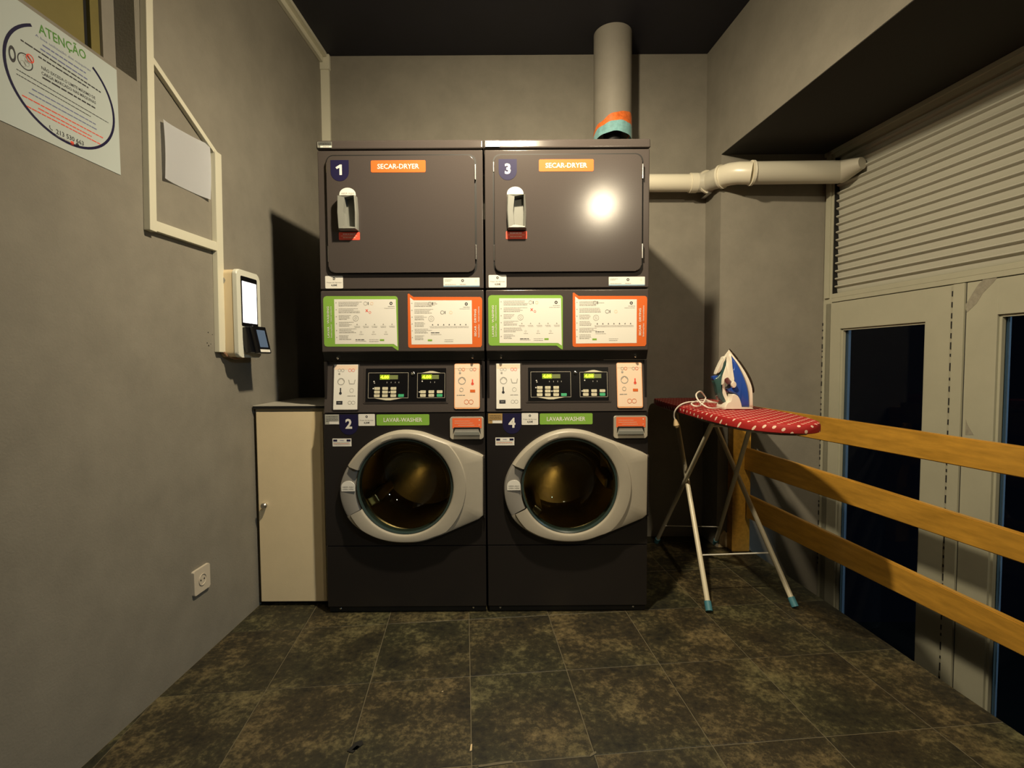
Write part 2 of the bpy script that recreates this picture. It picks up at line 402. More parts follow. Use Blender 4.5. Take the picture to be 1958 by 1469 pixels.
# worn spots on the floor
def chip(px, py, P, nm, m=plaster_m):
    c = PZ(px, py, .0005); MB().prism([(c.x + x, c.y + y) for x, y in P], .0004, .0022, m).build(nm, floor)
chip(680, 1427, [(-.018, -.02), (.0, -.026), (.02, .006), (.012, .02), (-.004, .012)], 'worn_spot', black_m)
chip(681, 1430, [(-.009, -.010), (.002, -.012), (.010, .002), (.0, .006)], 'worn_spot')
chip(901, 1430, [(-.003, -.014), (.003, -.012), (.002, .012), (-.002, .010)], 'worn_spot')
chip(846, 1323, [(-.003, -.002), (.003, -.002), (.002, .003)], 'worn_spot')
for x0, y0, x1, y1 in ((915, 1467, 980, 1458), (1128, 1447, 1140, 1440)):
    a = PZ(x0, y0, 0); b = PZ(x1, y1, 0)
    MB().prism([(a.x, a.y - .003), (b.x, b.y - .003), (b.x, b.y + .004), ((a.x + b.x) / 2, (a.y + b.y) / 2 + .006), (a.x, a.y + .003)], .0004, .0018, grout_m).build('worn_spot', floor)
# broken plaster at the foot of the pier
c = PY(1371, 1046, PIERY)
MB().prism([(0.0, 0), (.085, 0), (.09, .05), (.075, .095), (.045, .085), (.03, .10), (.008, .07)], 0, .008, plaster_m, FR(bfx(PIERY) + .01, PIERY, 0)).build('broken_plaster', bpy.data.objects['wall_right'])
# left window
XW = lambda Y: wlx(Y) - .07
wn = struct(MB().prism([(XW(NY0), NY0), (XW(NY1), NY1), (XW(NY1) - .03, NY1), (XW(NY0) - .03, NY0)], NZ, NZ + .02, door_m).build('window_1'), 'small high window with yellowed panel above the poster')
def winbar(y0, y1, z0, z1, t, nm, m, dx=0):
    MB().prism([(XW(y0) + dx, y0), (XW(y1) + dx, y1), (XW(y1) + dx - t, y1), (XW(y0) + dx - t, y0)], z0, z1, m).build(nm, wn)
ry = lambda px: PP(px, 70, (XW(1.29), 1.29), (XW(NY1), NY1)).y
winbar(ry(191), NY1 - .001, NZ + .021, NZ1, .03, 'window_frame', pipe_grey, .008)
winbar(ry(174), ry(191) - .001, NZ + .021, NZ1, .02, 'yellow_panel', curtain_m)
winbar(ry(162), ry(174) - .001, NZ + .021, NZ1, .01, 'dark_gap', black_m, -.01)
winbar(NY0 + .01, ry(162) - .001, NZ + .021, NZ1, .02, 'yellow_panel', curtain_m)
MB().prism([(XW(NY0) - .05, NY0), (XW(NY1) - .05, NY1), (XW(NY1) - .06, NY1), (XW(NY0) - .06, NY0)], NZ, NZ1, black_m).build('backing', wn)

# ------------------------------------------------------------------ frames on the left wall
udir = Vector((wlx(3) - wlx(1), 2, 0)).normalized()
def WLF(px, py, off=0.0):
    """frame on the left wall at a pixel, local x towards the back wall, y up, z into the room"""
    p = PP(px, py, *WL[::-1]); m = frame(p, udir, (0, 0, 1)); return m @ Matrix.Translation((0, 0, off))
def wl2(px, py, M):
    return (M.inverted() @ PP(px, py, *WL[::-1]))
# poster
M0 = WLF(225, 235)
tr = wl2(222, 134, M0); br = wl2(230, 335, M0); tl_z = tr.y; W_ = .44
poster = thing('poster', 'large white notice with blue ring and green heading above the left wall corner', 'poster', M0.translation)
MR = Matrix.Translation(-M0.translation) @ M0
pm = MB(); xr = (tr.x + br.x) / 2
pm.prism(rrect(xr - W_, br.y, xr, tr.y), .0005, .0015, poster_m, MR)
pm.build('sheet', poster)
def pu(px, py): q = wl2(px, py, M0); return (q.x, q.y)
Z1 = .0018
def seg_text(mb, t, a, b, h, m, bold=.0):
    ax, ay = pu(*a); bx, by = pu(*b)
    mb.text(t, ax, ay, h, Z1, m, MR, bold, 'L', width=math.hypot(bx - ax, by - ay), rot=math.atan2(by - ay, bx - ax))
hd = MB(); seg_text(hd, 'ATENÇÃO', (72, 53), (163, 107), .023, dgreen_m, .012); hd.build('heading', poster)
tx = MB()
seg_text(tx, 'A boa utilização das máquinas', (66, 66), (172, 135), .006, bink_m)
seg_text(tx, 'NÃO EXCEDA O LIMITE MÁXIMO DE', (78, 129), (181, 188), .0075, ink_m, .01)
seg_text(tx, 'CARGA MARCADO NAS MÁQUINAS', (78, 139), (182, 197), .0075, ink_m, .01)
seg_text(tx, '213 530 663', (106, 251), (159, 275), .0115, ink_m, .012)
def lines(a, b, h, m):
    ax, ay = pu(*a); bx, by = pu(*b)
    T = MR @ Matrix.Translation((ax, ay, 0)) @ Matrix.Rotation(math.atan2(by - ay, bx - ax), 4, 'Z')
    tx.words(0, math.hypot(bx - ax, by - ay), 0, h, Z1, m, T)
for a, b, h, m in (((80, 86), (163, 140), .0035, bink_m), ((76, 93), (166, 152), .0035, bink_m), ((38, 76), (192, 177), .0035, ink_m),
                   ((72, 108), (168, 168), .0035, ink_m), ((80, 148), (181, 207), .004, ink_m), ((30, 132), (206, 235), .002, ink_m),
                   ((30, 141), (174, 224), .002, ink_m), ((60, 170), (182, 238), .0028, bink_m), ((54, 177), (186, 249), .0028, bink_m),
                   ((41, 182), (196, 264), .0028, red_m), ((72, 207), (174, 261), .0028, red_m), ((48, 202), (193, 277), .0028, red_m), ((105, 259), (132, 271), .003, gink_m)):
    lines(a, b, h, m)
tx.build('small_print', poster)
rg = MB(); cx_, cy_ = pu(112, 165); lft = pu(2, 75)[0]; rgt = pu(219, 240)[0]; bot = pu(165, 292)[1]
rx = (rgt - lft) / 2; rcx = (rgt + lft) / 2; s1_ = pu(57, 45); s2_ = pu(178, 127)
ry_ = rx
for _ in range(60):          # ellipse through its lowest point and the end of the stroke
    rcy = bot + ry_; e_ = ((s1_[0] - rcx) / rx) ** 2 + ((s1_[1] - rcy) / ry_) ** 2 - 1
    ry_ += .0008 if e_ > 0 else -.0008
aa = lambda p: math.degrees(math.atan2((p[1] - rcy) / ry_, (p[0] - rcx) / rx))
rg.ring(rcx, rcy, ry_, ry_ - .0065, Z1, navy_m, MR, a0=aa(s1_), a1=aa(s2_) + 360, n=60, sx=rx / ry_)
rg.build('blue_ring', poster)
ic = MB(); a = pu(22, 103); ic.ring(a[0], a[1], .019, .011, Z1, ink_m, MR, sx=.45); ic.build('door_pictogram', poster)
ic = MB(); a = pu(47, 118); ic.ring(a[0], a[1], .019, .0165, Z1, ink_m, MR)
for k in range(5): ic.ring(a[0] + random.uniform(-.008, .008), a[1] + random.uniform(-.01, .008), .007, .0062, Z1 + .0001, gink_m, MR, a0=random.uniform(0, 360), a1=500, n=14)
a = pu(56, 112); ic.ring(a[0], a[1], .010, .0078, Z1 + .0002, red_m, MR)
ic.flat([(a[0] - .007, a[1] + .005), (a[0] - .005, a[1] + .007), (a[0] + .007, a[1] - .005), (a[0] + .005, a[1] - .007)], Z1 + .0002, red_m, MR)
ic.build('drum_pictogram', poster)
ic = MB(); a = pu(98, 244); ic.ring(a[0], a[1], .007, .005, Z1, ink_m, MR, a0=150, a1=290, n=10)
ic.build('phone_pictogram', poster)
ic = MB(); a = pu(137, 274); ic.flat(rrect(a[0] - .005, a[1] - .005, a[0] + .005, a[1] + .005, .0015), Z1, red_m, MR)
ic.build('round_pictogram', poster, label='small red pictogram')
ic = MB(); a = pu(147, 278); ic.ring(a[0], a[1], .0055, .0, Z1, ink_m, MR)
ic.build('round_pictogram', poster)

# blank laminated sheet
c4 = [wl2(*p, M0) for p in ((305, 228), (395, 277), (397, 382), (309, 341))]
bm = bmesh.new(); n = 10; vs = []
for j in range(n + 1):
    for i in range(n + 1):
        u, v = i / n, j / n
        p = (c4[3] * (1 - u) + c4[2] * u) * (1 - v) + (c4[0] * (1 - u) + c4[1] * u) * v
        lift = .002 + .010 * (abs(u - .5) * 2) ** 3 + .004 * math.sin(v * 3)
        vs.append(bm.verts.new((p.x, p.y, lift)))
for j in range(n):
    for i in range(n): bm.faces.new((vs[j * (n + 1) + i], vs[j * (n + 1) + i + 1], vs[(j + 1) * (n + 1) + i + 1], vs[(j + 1) * (n + 1) + i]))
bmesh.ops.solidify(bm, geom=bm.faces[:], thickness=-.0008)
o = MB().add(bm, paper_m, M0, True).build('paper_sheet')
o['label'] = 'blank white sheet taped to the wall inside the trunking loop'; o['category'] = 'paper'

# trunking
def trunk_piece(mb, a, b, w_, t, m=trunk_m):
    A = wl2(*a, M0); B = wl2(*b, M0); d = math.hypot(B.x - A.x, B.y - A.y)
    T = M0 @ Matrix.Translation((A.x, A.y, 0)) @ Matrix.Rotation(math.atan2(B.y - A.y, B.x - A.x), 4, 'Z')
    mb.box((-w_ / 2, -w_ / 2, 0), (d + w_ / 2, w_ / 2, t), m, .0025, T)
tk = thing('cable_trunking', 'cream cable trunking looping around the blank sheet down to the payment terminal', 'cable trunking', (0, 0, 0))
pcs = [((272, -55), (281, 433), .030, .022), ((285, 116), (408, 296), .020, .016), ((282, 430), (407, 472), .034, .018), ((408, 302), (416, 664), .040, .020)]
for a, b, w_, t in pcs:
    mb = MB(); trunk_piece(mb, a, b, w_, t); mb.build('trunk_section', tk)
mb = MB(); mb.tube([M0 @ (wl2(417, 668, M0) + Vector((0, .0, .012))), M0 @ (wl2(423, 680, M0) + Vector((0, 0, .02))), M0 @ (wl2(436, 686, M0) + Vector((0, 0, .03))), M0 @ (wl2(452, 683, M0) + Vector((0, 0, .035)))], .005, mat('cable_brown', (.25, .14, .08), .5), 8)
mb.build('cable', tk, label='thin brown cable leaving the trunking')
tk2 = thing('cable_trunking', 'cream trunking along the ceiling edge and down the back left corner', 'cable trunking', (0, 0, 0))
mb = MB(); wy = lambda Y: wlx(Y)
mb.prism([(wlx(YB) + .001, YB - .035), (wlx(.3) + .001, .3), (wlx(.3) + .019, .3), (wlx(YB) + .019, YB - .035)], CEIL - .052, CEIL - .001, trunk_m); mb.build('trunk_section', tk2)
mb = MB(); mb.prism([(wlx(YB) + .019, YB - .036), (wlx(.3) + .019, .3), (wlx(.3) + .042, .3), (wlx(YB) + .042, YB - .036)], CEIL - .022, CEIL - .001, trunk_m); mb.build('trunk_section', tk2)
xc = wlx(YB)
mb = MB(); mb.box((xc - .012, YB - .022, 1.0), (xc + .048, YB - .001, CEIL - .055), trunk_m, .003); mb.build('trunk_section', tk2)
mb = MB(); mb.box((xc - .010, YB - .030, CEIL - .09), (xc + .054, YB - .001, CEIL - .002), trunk_m, .006); mb.build('corner_cap', tk2)

# wall socket
Ms = WLF(382, 1108); so = thing('wall_socket', 'cream square power socket low on the left wall', 'socket', Ms.translation)
MRs = Matrix.Translation(-Ms.translation) @ Ms
MB().prism(rrect(-.045, -.045, .045, .045, .006), 0, .010, sock_m, MRs, bev=.003).build('plate', so)
MB().lathe([(.021, .0101), (.021, .0125), (.019, .0125), (.0185, .0104), (0, .0104)], sock_m, MRs, 28).build('receptacle', so)
mb = MB(); mb.lathe([(.0028, .0104), (.0028, .0115), (0, .0115)], black_m, MRs @ Matrix.Translation((-.0095, 0, 0)), 10); mb.lathe([(.0028, .0104), (.0028, .0115), (0, .0115)], black_m, MRs @ Matrix.Translation((.0095, 0, 0)), 10); mb.build('contacts', so)
# tiny marks on the wall
mb = MB()
for px, py, s_ in ((398, 636, .0022), (406, 640, .0015), (396, 656, .002), (399, 661, .0025), (403, 658, .0015)):
    q = wl2(px, py, M0); mb.prism(rrect(q.x - s_, q.y - s_, q.x + s_, q.y + s_, .001), 0, .0006, black_m, M0)
mb.build('wall_marks', bpy.data.objects['wall_left'])

# payment terminal
Y1 = PP(420, 600, *WL[::-1]).y
d_ = (PY(455, 600, Y1).x - wlx(Y1)) 
wy_ = .17
zt = PY(424, 514, Y1).z; zb = PY(424, 683, Y1).z
Mk = frame((wlx(Y1), Y1, 0), udir, (0, 0, 1))
pt = thing('payment_terminal', 'cream wall-mounted payment terminal with lit screen beside the dark shadow', 'payment terminal', Mk.translation)
MRk = Matrix.Translation(-Mk.translation) @ Mk
hz = d_ / udir.y
MB().prism(rrect(0, zb, wy_ - .006, zt, .02), 0, hz * .78, kiosk_c, MRk, smooth=True).build('housing', pt)
mb = MB(); mb.prism(rrect(-.002, zb - .002, wy_, zt + .002, .022, 8), hz * .78, hz, kiosk_w, MRk, bev=.006, seg=3, smooth=True); mb.build('front_cover', pt)
hh = zt - zb
MB().prism(rrect(.026, zb + hh * .36, wy_ - .026, zt - .022, .006), hz - .001, hz + .002, black_g, MRk, bev=.001).build('bezel', pt)
MB().prism(rrect(.033, zb + hh * .40, wy_ - .033, zt - .042, .001), hz + .002, hz + .0026, screen_m, MRk).build('screen', pt)
# card reader tilted out
cr = MB(); T = MRk @ Matrix.Translation((.075, zb + hh * .345, hz)) @ Matrix.Rotation(math.radians(-12), 4, 'X')
cr.box((-.045, -.105, -.012), (.045, 0, .014), black_g, .004, T)
cr.box((-.028, -.112, .014), (.070, .0, .034), black_g, .004, T)
crd = cr.build('card_reader', pt, label='black card reader')
mb = MB(); mb.prism(rrect(-.010, -.088, .052, -.016, .002), .0342, .0350, screen_b, T); mb.build('reader_screen', crd)
mb = MB(); mb.prism(rrect(-.015, -.108, .060, -.097, .001), .0342, .0348, white_m, T); mb.build('label_strip', crd)
mb = MB(); s0 = zt - .045
mb.prism([(0, s0 + .012), (.006, s0), (0, s0 - .012), (-.006, s0)], 0, .0012, gink_m, MRk @ Matrix.Translation((0, 0, hz * .3)) @ Matrix.Rotation(math.radians(-90), 4, 'Y')); mb.build('side_mark', pt)

# ------------------------------------------------------------------ machines
FY = 2.12; SW = .684; PITCHX = .692; X1 = -.80 + SW / 2; X2 = X1 + PITCHX
def mx(px, py=690): return PY(px, py, FY).x - X1
def mz(py, px=775): return PY(px, py, FY).z
def rect(x0, y0, x1, y1):
    """pixel rectangle on the front of the left stack -> local x0,z0,x1,z1"""
    a = PY(x0, y1, FY); b = PY(x1, y0, FY); return a.x - X1, a.z, b.x - X1, b.z
H = SW / 2
L0 = .0004
def logo(mb, x, y, r, z, M): mb.ring(x, y, r, r * .45, z, ink_m, M, n=16)
def sticker(name, parent, r_, M, base, fn=None, rad=.003, th=.0007, z=0.0, dz=0.0, label=None):
    x0, z0, x1, z1 = r_; mb = MB()
    cx, cy = (x0 + x1) / 2, (z0 + z1) / 2; w_, h_ = x1 - x0, z1 - z0
    T = M @ Matrix.Translation((cx, cy, z))
    mb.prism(rrect(-w_ / 2, -h_ / 2, w_ / 2, h_ / 2, rad), 0, th, base, T)
    if fn: fn(mb, w_, h_, T, th + L0)
    return mb.build(name, parent, label=label)
def price(mb, w_, h_, T, z):
    logo(mb, 0, h_ * .28, w_ * .07, z, T)
    mb.text('Preço do Serviço', 0, -h_ * .02, .0045, z, gink_m, T, .01, width=w_ * .82)
    mb.text('4,00€', 0, -h_ * .24, .0075, z, ink_m, T, .02)
def openhere(mb, w_, h_, T, z):
    mb.text('ABRIR AQUI', 0, -h_ * .08, .0055, z, gink_m, T, .02, width=w_ * .82)
    mb.text('OPEN HERE', 0, -h_ * .30, .0055, z, gink_m, T, .02, width=w_ * .82)
def redfn(mb, w_, h_, T, z):
    mb.words(-w_ * .3, w_ * .3, h_ * .25, .003, z, white_m, T); mb.words(-w_ * .4, w_ * .4, h_ * .02, .0015, z, peach_m, T); mb.words(-w_ * .3, w_ * .3, -h_ * .2, .0025, z, peach_m, T)
def icons(mb, w_, h_, T, z, m, alt):
    mb.flat(rrect(-w_ * .5 + .002, h_ * .385, w_ * .5 - .002, h_ * .485), z - L0 / 2, peach_m, T)
    mb.ring(-w_ * .2, h_ * .12, w_ * .15, w_ * .125, z, gink_m, T, n=20); mb.ring(-w_ * .2, h_ * .12, w_ * .15, w_ * .13, z, gink_m, T, n=2, a0=0, a1=180)
    for sx in (-1, 1):
        mb.ring(sx * w_ * .22 - .006, h_ * .37, .007, .0055, z, gink_m if sx < 0 or alt else red_m, T, n=12); mb.ring(sx * w_ * .22 + .008, h_ * .37, .007, .0055, z, m if sx < 0 else red_m, T, n=12)
    mb.flat(rrect(-w_ * .32, h_ * .27, -w_ * .24, h_ * .31, .002), z, gink_m, T)
    if not alt:
        mb.flat([(w_ * .1, h_ * .16), (w_ * .15, h_ * .06), (w_ * .36, h_ * .06), (w_ * .4, h_ * .16), (w_ * .37, h_ * .16), (w_ * .34, h_ * .075), (w_ * .17, h_ * .075), (w_ * .13, h_ * .16)], z, gink_m, T)
        mb.flat(rrect(-w_ * .24, -h_ * .13, -w_ * .19, -h_ * .02, .001), z, ink_m, T); mb.ring(-w_ * .215, -h_ * .14, .006, 0, z, ink_m, T, n=12)
        mb.ring(w_ * .25, -h_ * .08, w_ * .09, w_ * .075, z, gink_m, T, n=14); mb.words(w_ * .08, w_ * .42, -h_ * .20, .003, z, gink_m, T)
        mb.flat(rrect(-w_ * .38, -h_ * .39, -w_ * .12, -h_ * .31, .001), z, ink_m, T); mb.text('START', -w_ * .25, -h_ * .35, .003, z + L0, white_m, T)
        mb.ring(w_ * .18, -h_ * .35, .008, .0065, z, gink_m, T, n=12); mb.ring(w_ * .33, -h_ * .35, .008, .0065, z, gink_m, T, n=12)
    else:
        mb.flat(rrect(w_ * .19, h_ * .05, w_ * .24, h_ * .15, .001), z, red_m, T); mb.ring(w_ * .215, h_ * .05, .006, 0, z, red_m, T, n=12)
        mb.ring(-w_ * .22, -h_ * .08, w_ * .08, w_ * .065, z, gink_m, T, n=14); mb.words(-w_ * .4, -w_ * .08, -h_ * .2, .003, z, gink_m, T)
        mb.flat(rrect(w_ * .12, -h_ * .14, w_ * .32, -h_ * .08, .001), z, orange_m, T)
        mb.ring(-w_ * .02, -h_ * .35, .010, .0085, z, orange_m, T, n=12); mb.ring(w_ * .16, -h_ * .35, .010, .0085, z, orange_m, T, n=12)
def shield(name, parent, r_, M, num, z, label):
    x0, z0, x1, z1 = r_; w_ = x1 - x0; r = w_ / 2; cx = (x0 + x1) / 2; mb = MB()
    P = [(cx - r, z1), (cx - r, z0 + r)] + [(cx - r * math.cos(PI * k / 16), z0 + r - r * math.sin(PI * k / 16)) for k in range(1, 16)] + [(cx + r, z0 + r), (cx + r, z1)]
    mb.prism(P, z, z + .0006, navy_m, M)
    cy = z0 + (z1 - z0) * .54
    if num == '1': mb.flat([(cx - .017, cy + .010), (cx + .001, cy + .021), (cx + .009, cy + .021), (cx + .009, cy - .021), (cx - .001, cy - .021), (cx - .001, cy + .008), (cx - .012, cy + .003)], z + .0006 + L0, white_m, M)
    else: mb.text(num, cx, cy, .042, z + .0006 + L0, white_m, M, .035)
    mb.build(name, parent, label=label)
def instr(name, parent, pts, inner, M, col, green):
    """instruction sheet shaped like a speech bubble"""
    mb = MB(); mb.prism(pts, 0, .0008, col, M); mb.flat(inner, .0008 + L0, white_m, M)
    xs = [p[0] for p in inner]; zs = [p[1] for p in inner]
    z = .0008 + 2 * L0; x0 = min(xs); x1 = max(xs); zm1 = sorted(zs)[-2]; zm0 = sorted(zs)[1]
    w_ = x1 - x0; h_ = zm1 - zm0; X = lambda u: x0 + u * w_; Y = lambda v: zm1 - v * h_
    logo(mb, X(.91), Y(.09), .0065, z, M); mb.words(X(.86), X(.97), Y(.16), .0022, z, gink_m, M); mb.words(X(.8), X(.97), Y(.2), .0016, z, gink_m, M)
    for k in range(6):
        mb.ring(X(.03), Y(.07 + .155 * k), .0022, 0, z, gink_m, M, n=8)
        n_ = 4; wdt = [.42, .38, .2, .24, .3, .2][k]
        for q in range(n_): mb.words(X(.07), X(.07 + wdt * random.uniform(.6, 1)), Y(.055 + .15 * k + .028 * q), .0017 if q < 3 else .0024, z, gink_m, M)
    def washer_icon(u, v, m): mb.ring(X(u), Y(v), .008, .0065, z, m, M, n=14); mb.flat(rrect(X(u) + .010, Y(v) - .006, X(u) + .013, Y(v) + .006), z, ink_m, M)
    washer_icon(.5, .09, gink_m) if green else washer_icon(.32, .08, gink_m)
    if green:
        mb.ring(X(.6), Y(.09), .007, .0045, z, peach_m, M, n=12)
        mb.text('X', X(.52), Y(.25), .011, z, red_m, M, .05); mb.ring(X(.57), Y(.29), .005, .0035, z, red_m, M, n=12)
    else:
        washer_icon(.52, .28, ink_m); mb.ring(X(.66), Y(.28), .007, .0045, z, peach_m, M, n=12)
    mb.ring(X(.34), Y(.42), .012, .0105, z, gink_m, M, n=20); mb.ring(X(.34), Y(.42), .005, .004, z, gink_m, M, n=10)
    for k in range(7 if not green else 5):
        u = .36 + .09 * k if not green else .36 + .14 * k
        mb.flat([(X(u) - .003, Y(.57)), (X(u) + .003, Y(.57)), (X(u), Y(.535))], z, gink_m if green else ink_m, M); mb.words(X(u) - .012, X(u) + .012, Y(.60), .0015, z, gink_m, M); mb.words(X(u) - .010, X(u) + .012, Y(.625), .0013, z, gink_m, M)
        if green and k < 3: mb.ring(X(.42 + .2 * k), Y(.73), .004, .0032, z, gink_m, M, n=10); mb.words(X(.39 + .2 * k), X(.46 + .2 * k), Y(.78), .0016, z, gink_m, M)
    mb.words(X(.33), X(.48), Y(.74 if not green else .90), .003, z, ink_m, M); mb.words(X(.33), X(.5), Y(.78 if not green else .93), .0016, z, gink_m, M)
    gx = .72 if green else .28
    mb.flat(rrect(X(gx), Y(.93), X(gx + .07), Y(.89)), z, green_m, M); mb.words(X(.55), X(.7), Y(.9), .0016, z, gink_m, M); mb.words(X(.55), X(.7), Y(.94), .002, z, gink_m, M)
    if green:
        xx = (min(p[0] for p in pts) + x0) / 2
        mb.text('LAVAR · WASHING', xx - .004, Y(.5), .0085, z, white_m, M, .02, width=h_ * .7, rot=PI / 2)
        mb.text('Instruções · Instructions', xx + .008, Y(.5), .006, z, white_m, M, .01, width=h_ * .7, rot=PI / 2)
    else:
        xx = (max(p[0] for p in pts) + x1) / 2
        mb.text('SECAR · DRYING', xx - .008, Y(.52), .0085, z, white_m, M, .02, width=h_ * .62, rot=PI / 2)
        mb.text('Instruções · Instructions', xx + .006, Y(.5), .006, z, white_m, M, .01, width=h_ * .7, rot=PI / 2)
    return mb.build(name, parent)

ZSK = mz(690)              # boundary washer / dryer
def make_dryer(xc, num, label, side):
    root = thing('tumble_dryer', label, 'dryer', (xc, FY, ZSK), 'stacked tumble dryers')
    M = Matrix.Translation((0, 0, -ZSK)) @ FR(0, 0, 0)          # local: x right, y = world z, z = towards viewer
    DM = Matrix.Translation((0, 0, -ZSK))
    zt, zl = mz(267.5), mz(287)
    mb = MB(); mb.box((-H + .004, .012, mz(673)), (H - .004, .73, zl), char_m, .002, DM); mb.build('body', root)
    mb = MB(); mb.box((-H - .003, -.006, zl + .003), (H + .003, .735, zt), char_m, .008, DM @ Matrix(((1, 0, 0, 0), (0, 1, .12, -.12 * zl), (0, 0, 1, 0), (0, 0, 0, 1))), 5); mb.build('top_cover', root)
    # upper front; black sheet stands in for the shaded gap round the door
    zu0, zu1 = mz(552.5), zl - .001
    mb = MB(); mb.box((-H, 0, zu0), (H, .02, zu1), char_m, .004, DM, 3); mb.build('upper_front', root)
    x0, z0, x1, z1 = rect(628, 522, 908, 299)
    z0, z1 = mz(522), mz(300); x0, x1 = mx(628, 410), mx(908, 410)
    x0 += .0; 
    gp = MB(); gp.prism(rrect(x0 - .007, z0 - .006, x1 + .008, z1 + .009, .032), .0, .0008, black_m, M)
    gp.build('door_gap_shade', root)
    dr = MB(); dr.prism(rrect(x0, z0, x1, z1, .026, 7), .0012, .013, char_m, M, bev=.004, seg=3, smooth=True); door = dr.build('door', root)
    for zc in (mz(332), mz(484)):
        MB().box((x1 + .001, -.013, zc - .030), (x1 + .006, -.001, zc + .030), steel_m, .001, DM).build('hinge', root)
    for za, zb_ in ((mz(470), mz(500)), (mz(330), mz(312))):  # added steel slivers stand in for gleams along the left door edge
        MB().box((x0 - .005, -.004, min(za, zb_)), (x0 - .002, -.001, max(za, zb_)), steel_m, .0005, DM).build('edge_gleam', root)
    DZ = .0132
    shield('number_sticker', door, (mx(634.5, 330), mz(348), mx(669, 330), mz(308)), M, num, DZ, 'navy shield sticker with white ' + num)
    def nm(mb, w_, h_, T, z): mb.text('SECAR-DRYER', 0, 0, .0195, z, white_m, T, .012, width=w_ * .76)
    sticker('name_sticker', door, (mx(711, 330), mz(332), mx(815, 330), mz(309)), M, orange_m, nm, .006, z=DZ)
    # handle: moulded grip with recess
    hx0, hx1 = mx(651, 400), mx(687, 400); hz0, hz1 = mz(443), mz(379)
    hb = MB(); cxh = (hx0 + hx1) / 2
    # frame around the recess
    O_ = [(hx0 + .004, hz0), (hx1, hz0), (hx1 + .001, (hz0 + hz1) / 2), (hx1 - .003, hz1), (hx0 + .002, hz1), (hx0, (hz0 + hz1) / 2)]
    ri = [(hx0 + .030, hz0 + .014), (hx1 - .007, hz0 + .008), (hx1 - .006, (hz0 + hz1) / 2), (hx1 - .009, hz1 - .004), (hx0 + .032, hz1 - .010), (hx0 + .026, (hz0 + hz1) / 2)]
    bm = bmesh.new()
    def rg_(P, z): return [bm.verts.new((x, y, z)) for x, y in P]
    a = rg_(O_, DZ); b = rg_(O_, DZ + .028); O2 = [(cxh + (x - cxh) * .90, (hz0 + hz1) / 2 + (y - (hz0 + hz1) / 2) * .96) for x, y in O_]
    c = rg_(O2, DZ + .036); d = rg_(ri, DZ + .033); e = rg_([(x - .004 if i in (1, 2, 3) else x + .002, y) for i, (x, y) in enumerate(ri)], DZ + .003)
    for p, q in ((a, b), (b, c), (c, d), (d, e)):
        for i in range(6): bm.faces.new((p[i], p[(i + 1) % 6], q[(i + 1) % 6], q[i]))
    bm.faces.new(e)
    bmesh.ops.recalc_face_normals(bm, faces=bm.faces)
    hb.add(bm, handle_m, M); hb.build('door_handle', door, label='pale grey moulded grip')
    arc = MB(); w2 = (mx(682, 370) - mx(651, 370)) / 2; ac = (mx(651, 370) + mx(682, 370)) / 2; zb0, zb1 = mz(379), mz(360.5)
    P = [(ac - w2, zb0), (ac + w2, zb0), (ac + w2, zb1 - w2 * .8)] + [(ac + w2 * math.cos(PI * k / 12), zb1 - w2 * .8 + w2 * .8 * math.sin(PI * k / 12)) for k in range(1, 12)] + [(ac - w2, zb1 - w2 * .8)]
    arc.prism(P, DZ, DZ + .0006, white_m, M); T = M @ Matrix.Translation((ac, (zb0 + zb1) / 2, 0)); openhere(arc, w2 * 2, zb1 - zb0, T, DZ + .001)
    arc.build('open_here_sticker', door)
    sticker('warning_sticker', door, (mx(650, 450), mz(460), mx(690, 450), mz(445)), M, red_m, redfn, .004, z=DZ)
    dxp = .0 if side == 0 else -.010
    sticker('price_sticker', root, (mx(622, 540) + (0 if side == 0 else -.008), mz(551), mx(656, 540) + (0 if side == 0 else -.008), mz(527)), M, white_m, price, .004, z=.0002)
    def info(mb, w_, h_, T, z):
        logo(mb, w_ * .03, h_ * .18, h_ * .16, z, T); mb.words(-w_ * .46, -w_ * .25, h_ * .28, .0018, z, gink_m, T); mb.words(-w_ * .46, -w_ * .3, h_ * .14, .0018, z, gink_m, T)
        mb.words(-w_ * .46, -w_ * .15, -h_ * .25, .0018, z, gink_m, T); mb.words(-w_ * .05, w_ * .12, -h_ * .25, .0022, z, gink_m, T); mb.ring(w_ * .4, h_ * .15, .004, .003, z, peach_m, T, n=10)
        mb.flat(rrect(-w_ * .5, -h_ * .5, w_ * .5, -h_ * .36), z, mat('blue_band', (.25, .38, .5), .4), T)
    sticker('info_sticker', root, (mx(848, 540), mz(549), mx(917, 540), mz(532)), M, white_m, info, .002, z=.0002)
    def rating(mb, w_, h_, T, z):
        mb.words(-w_ * .1, w_ * .3, -h_ * .34, .002, z + L0, gink_m, T); mb.flat(rrect(-w_ * .3, -h_ * .48, w_ * .48, -h_ * .16), z, white_m, T)
        for k in range(4): mb.words(-w_ * .45, w_ * .45, h_ * (.36 - .13 * k), .002, z, ink_m, T)
        mb.flat(rrect(-w_ * .48, -h_ * .45, -w_ * .43, h_ * .45), z, gink_m, T)
    rx0 = -H + .004
    sticker('rating_plate', root, (rx0, zl + .008, rx0 + .060, zt - .009), M @ Matrix.Translation((0, 0, .0008)), mat('plate_grey', (.28, .29, .25), .3, metal=.3) if side == 0 else paper_m, rating, .001, z=.0065)
    # lower front with the instruction sheets
    zl0, zl1 = mz(673), mz(555.5)
    mb = MB(); mb.box((-H, .0, zl0), (H, .02, zl1), char_m, .005, DM, 3); mb.build('lower_front', root)
    bm = bmesh.new()   # skirt sloping in under the lower front
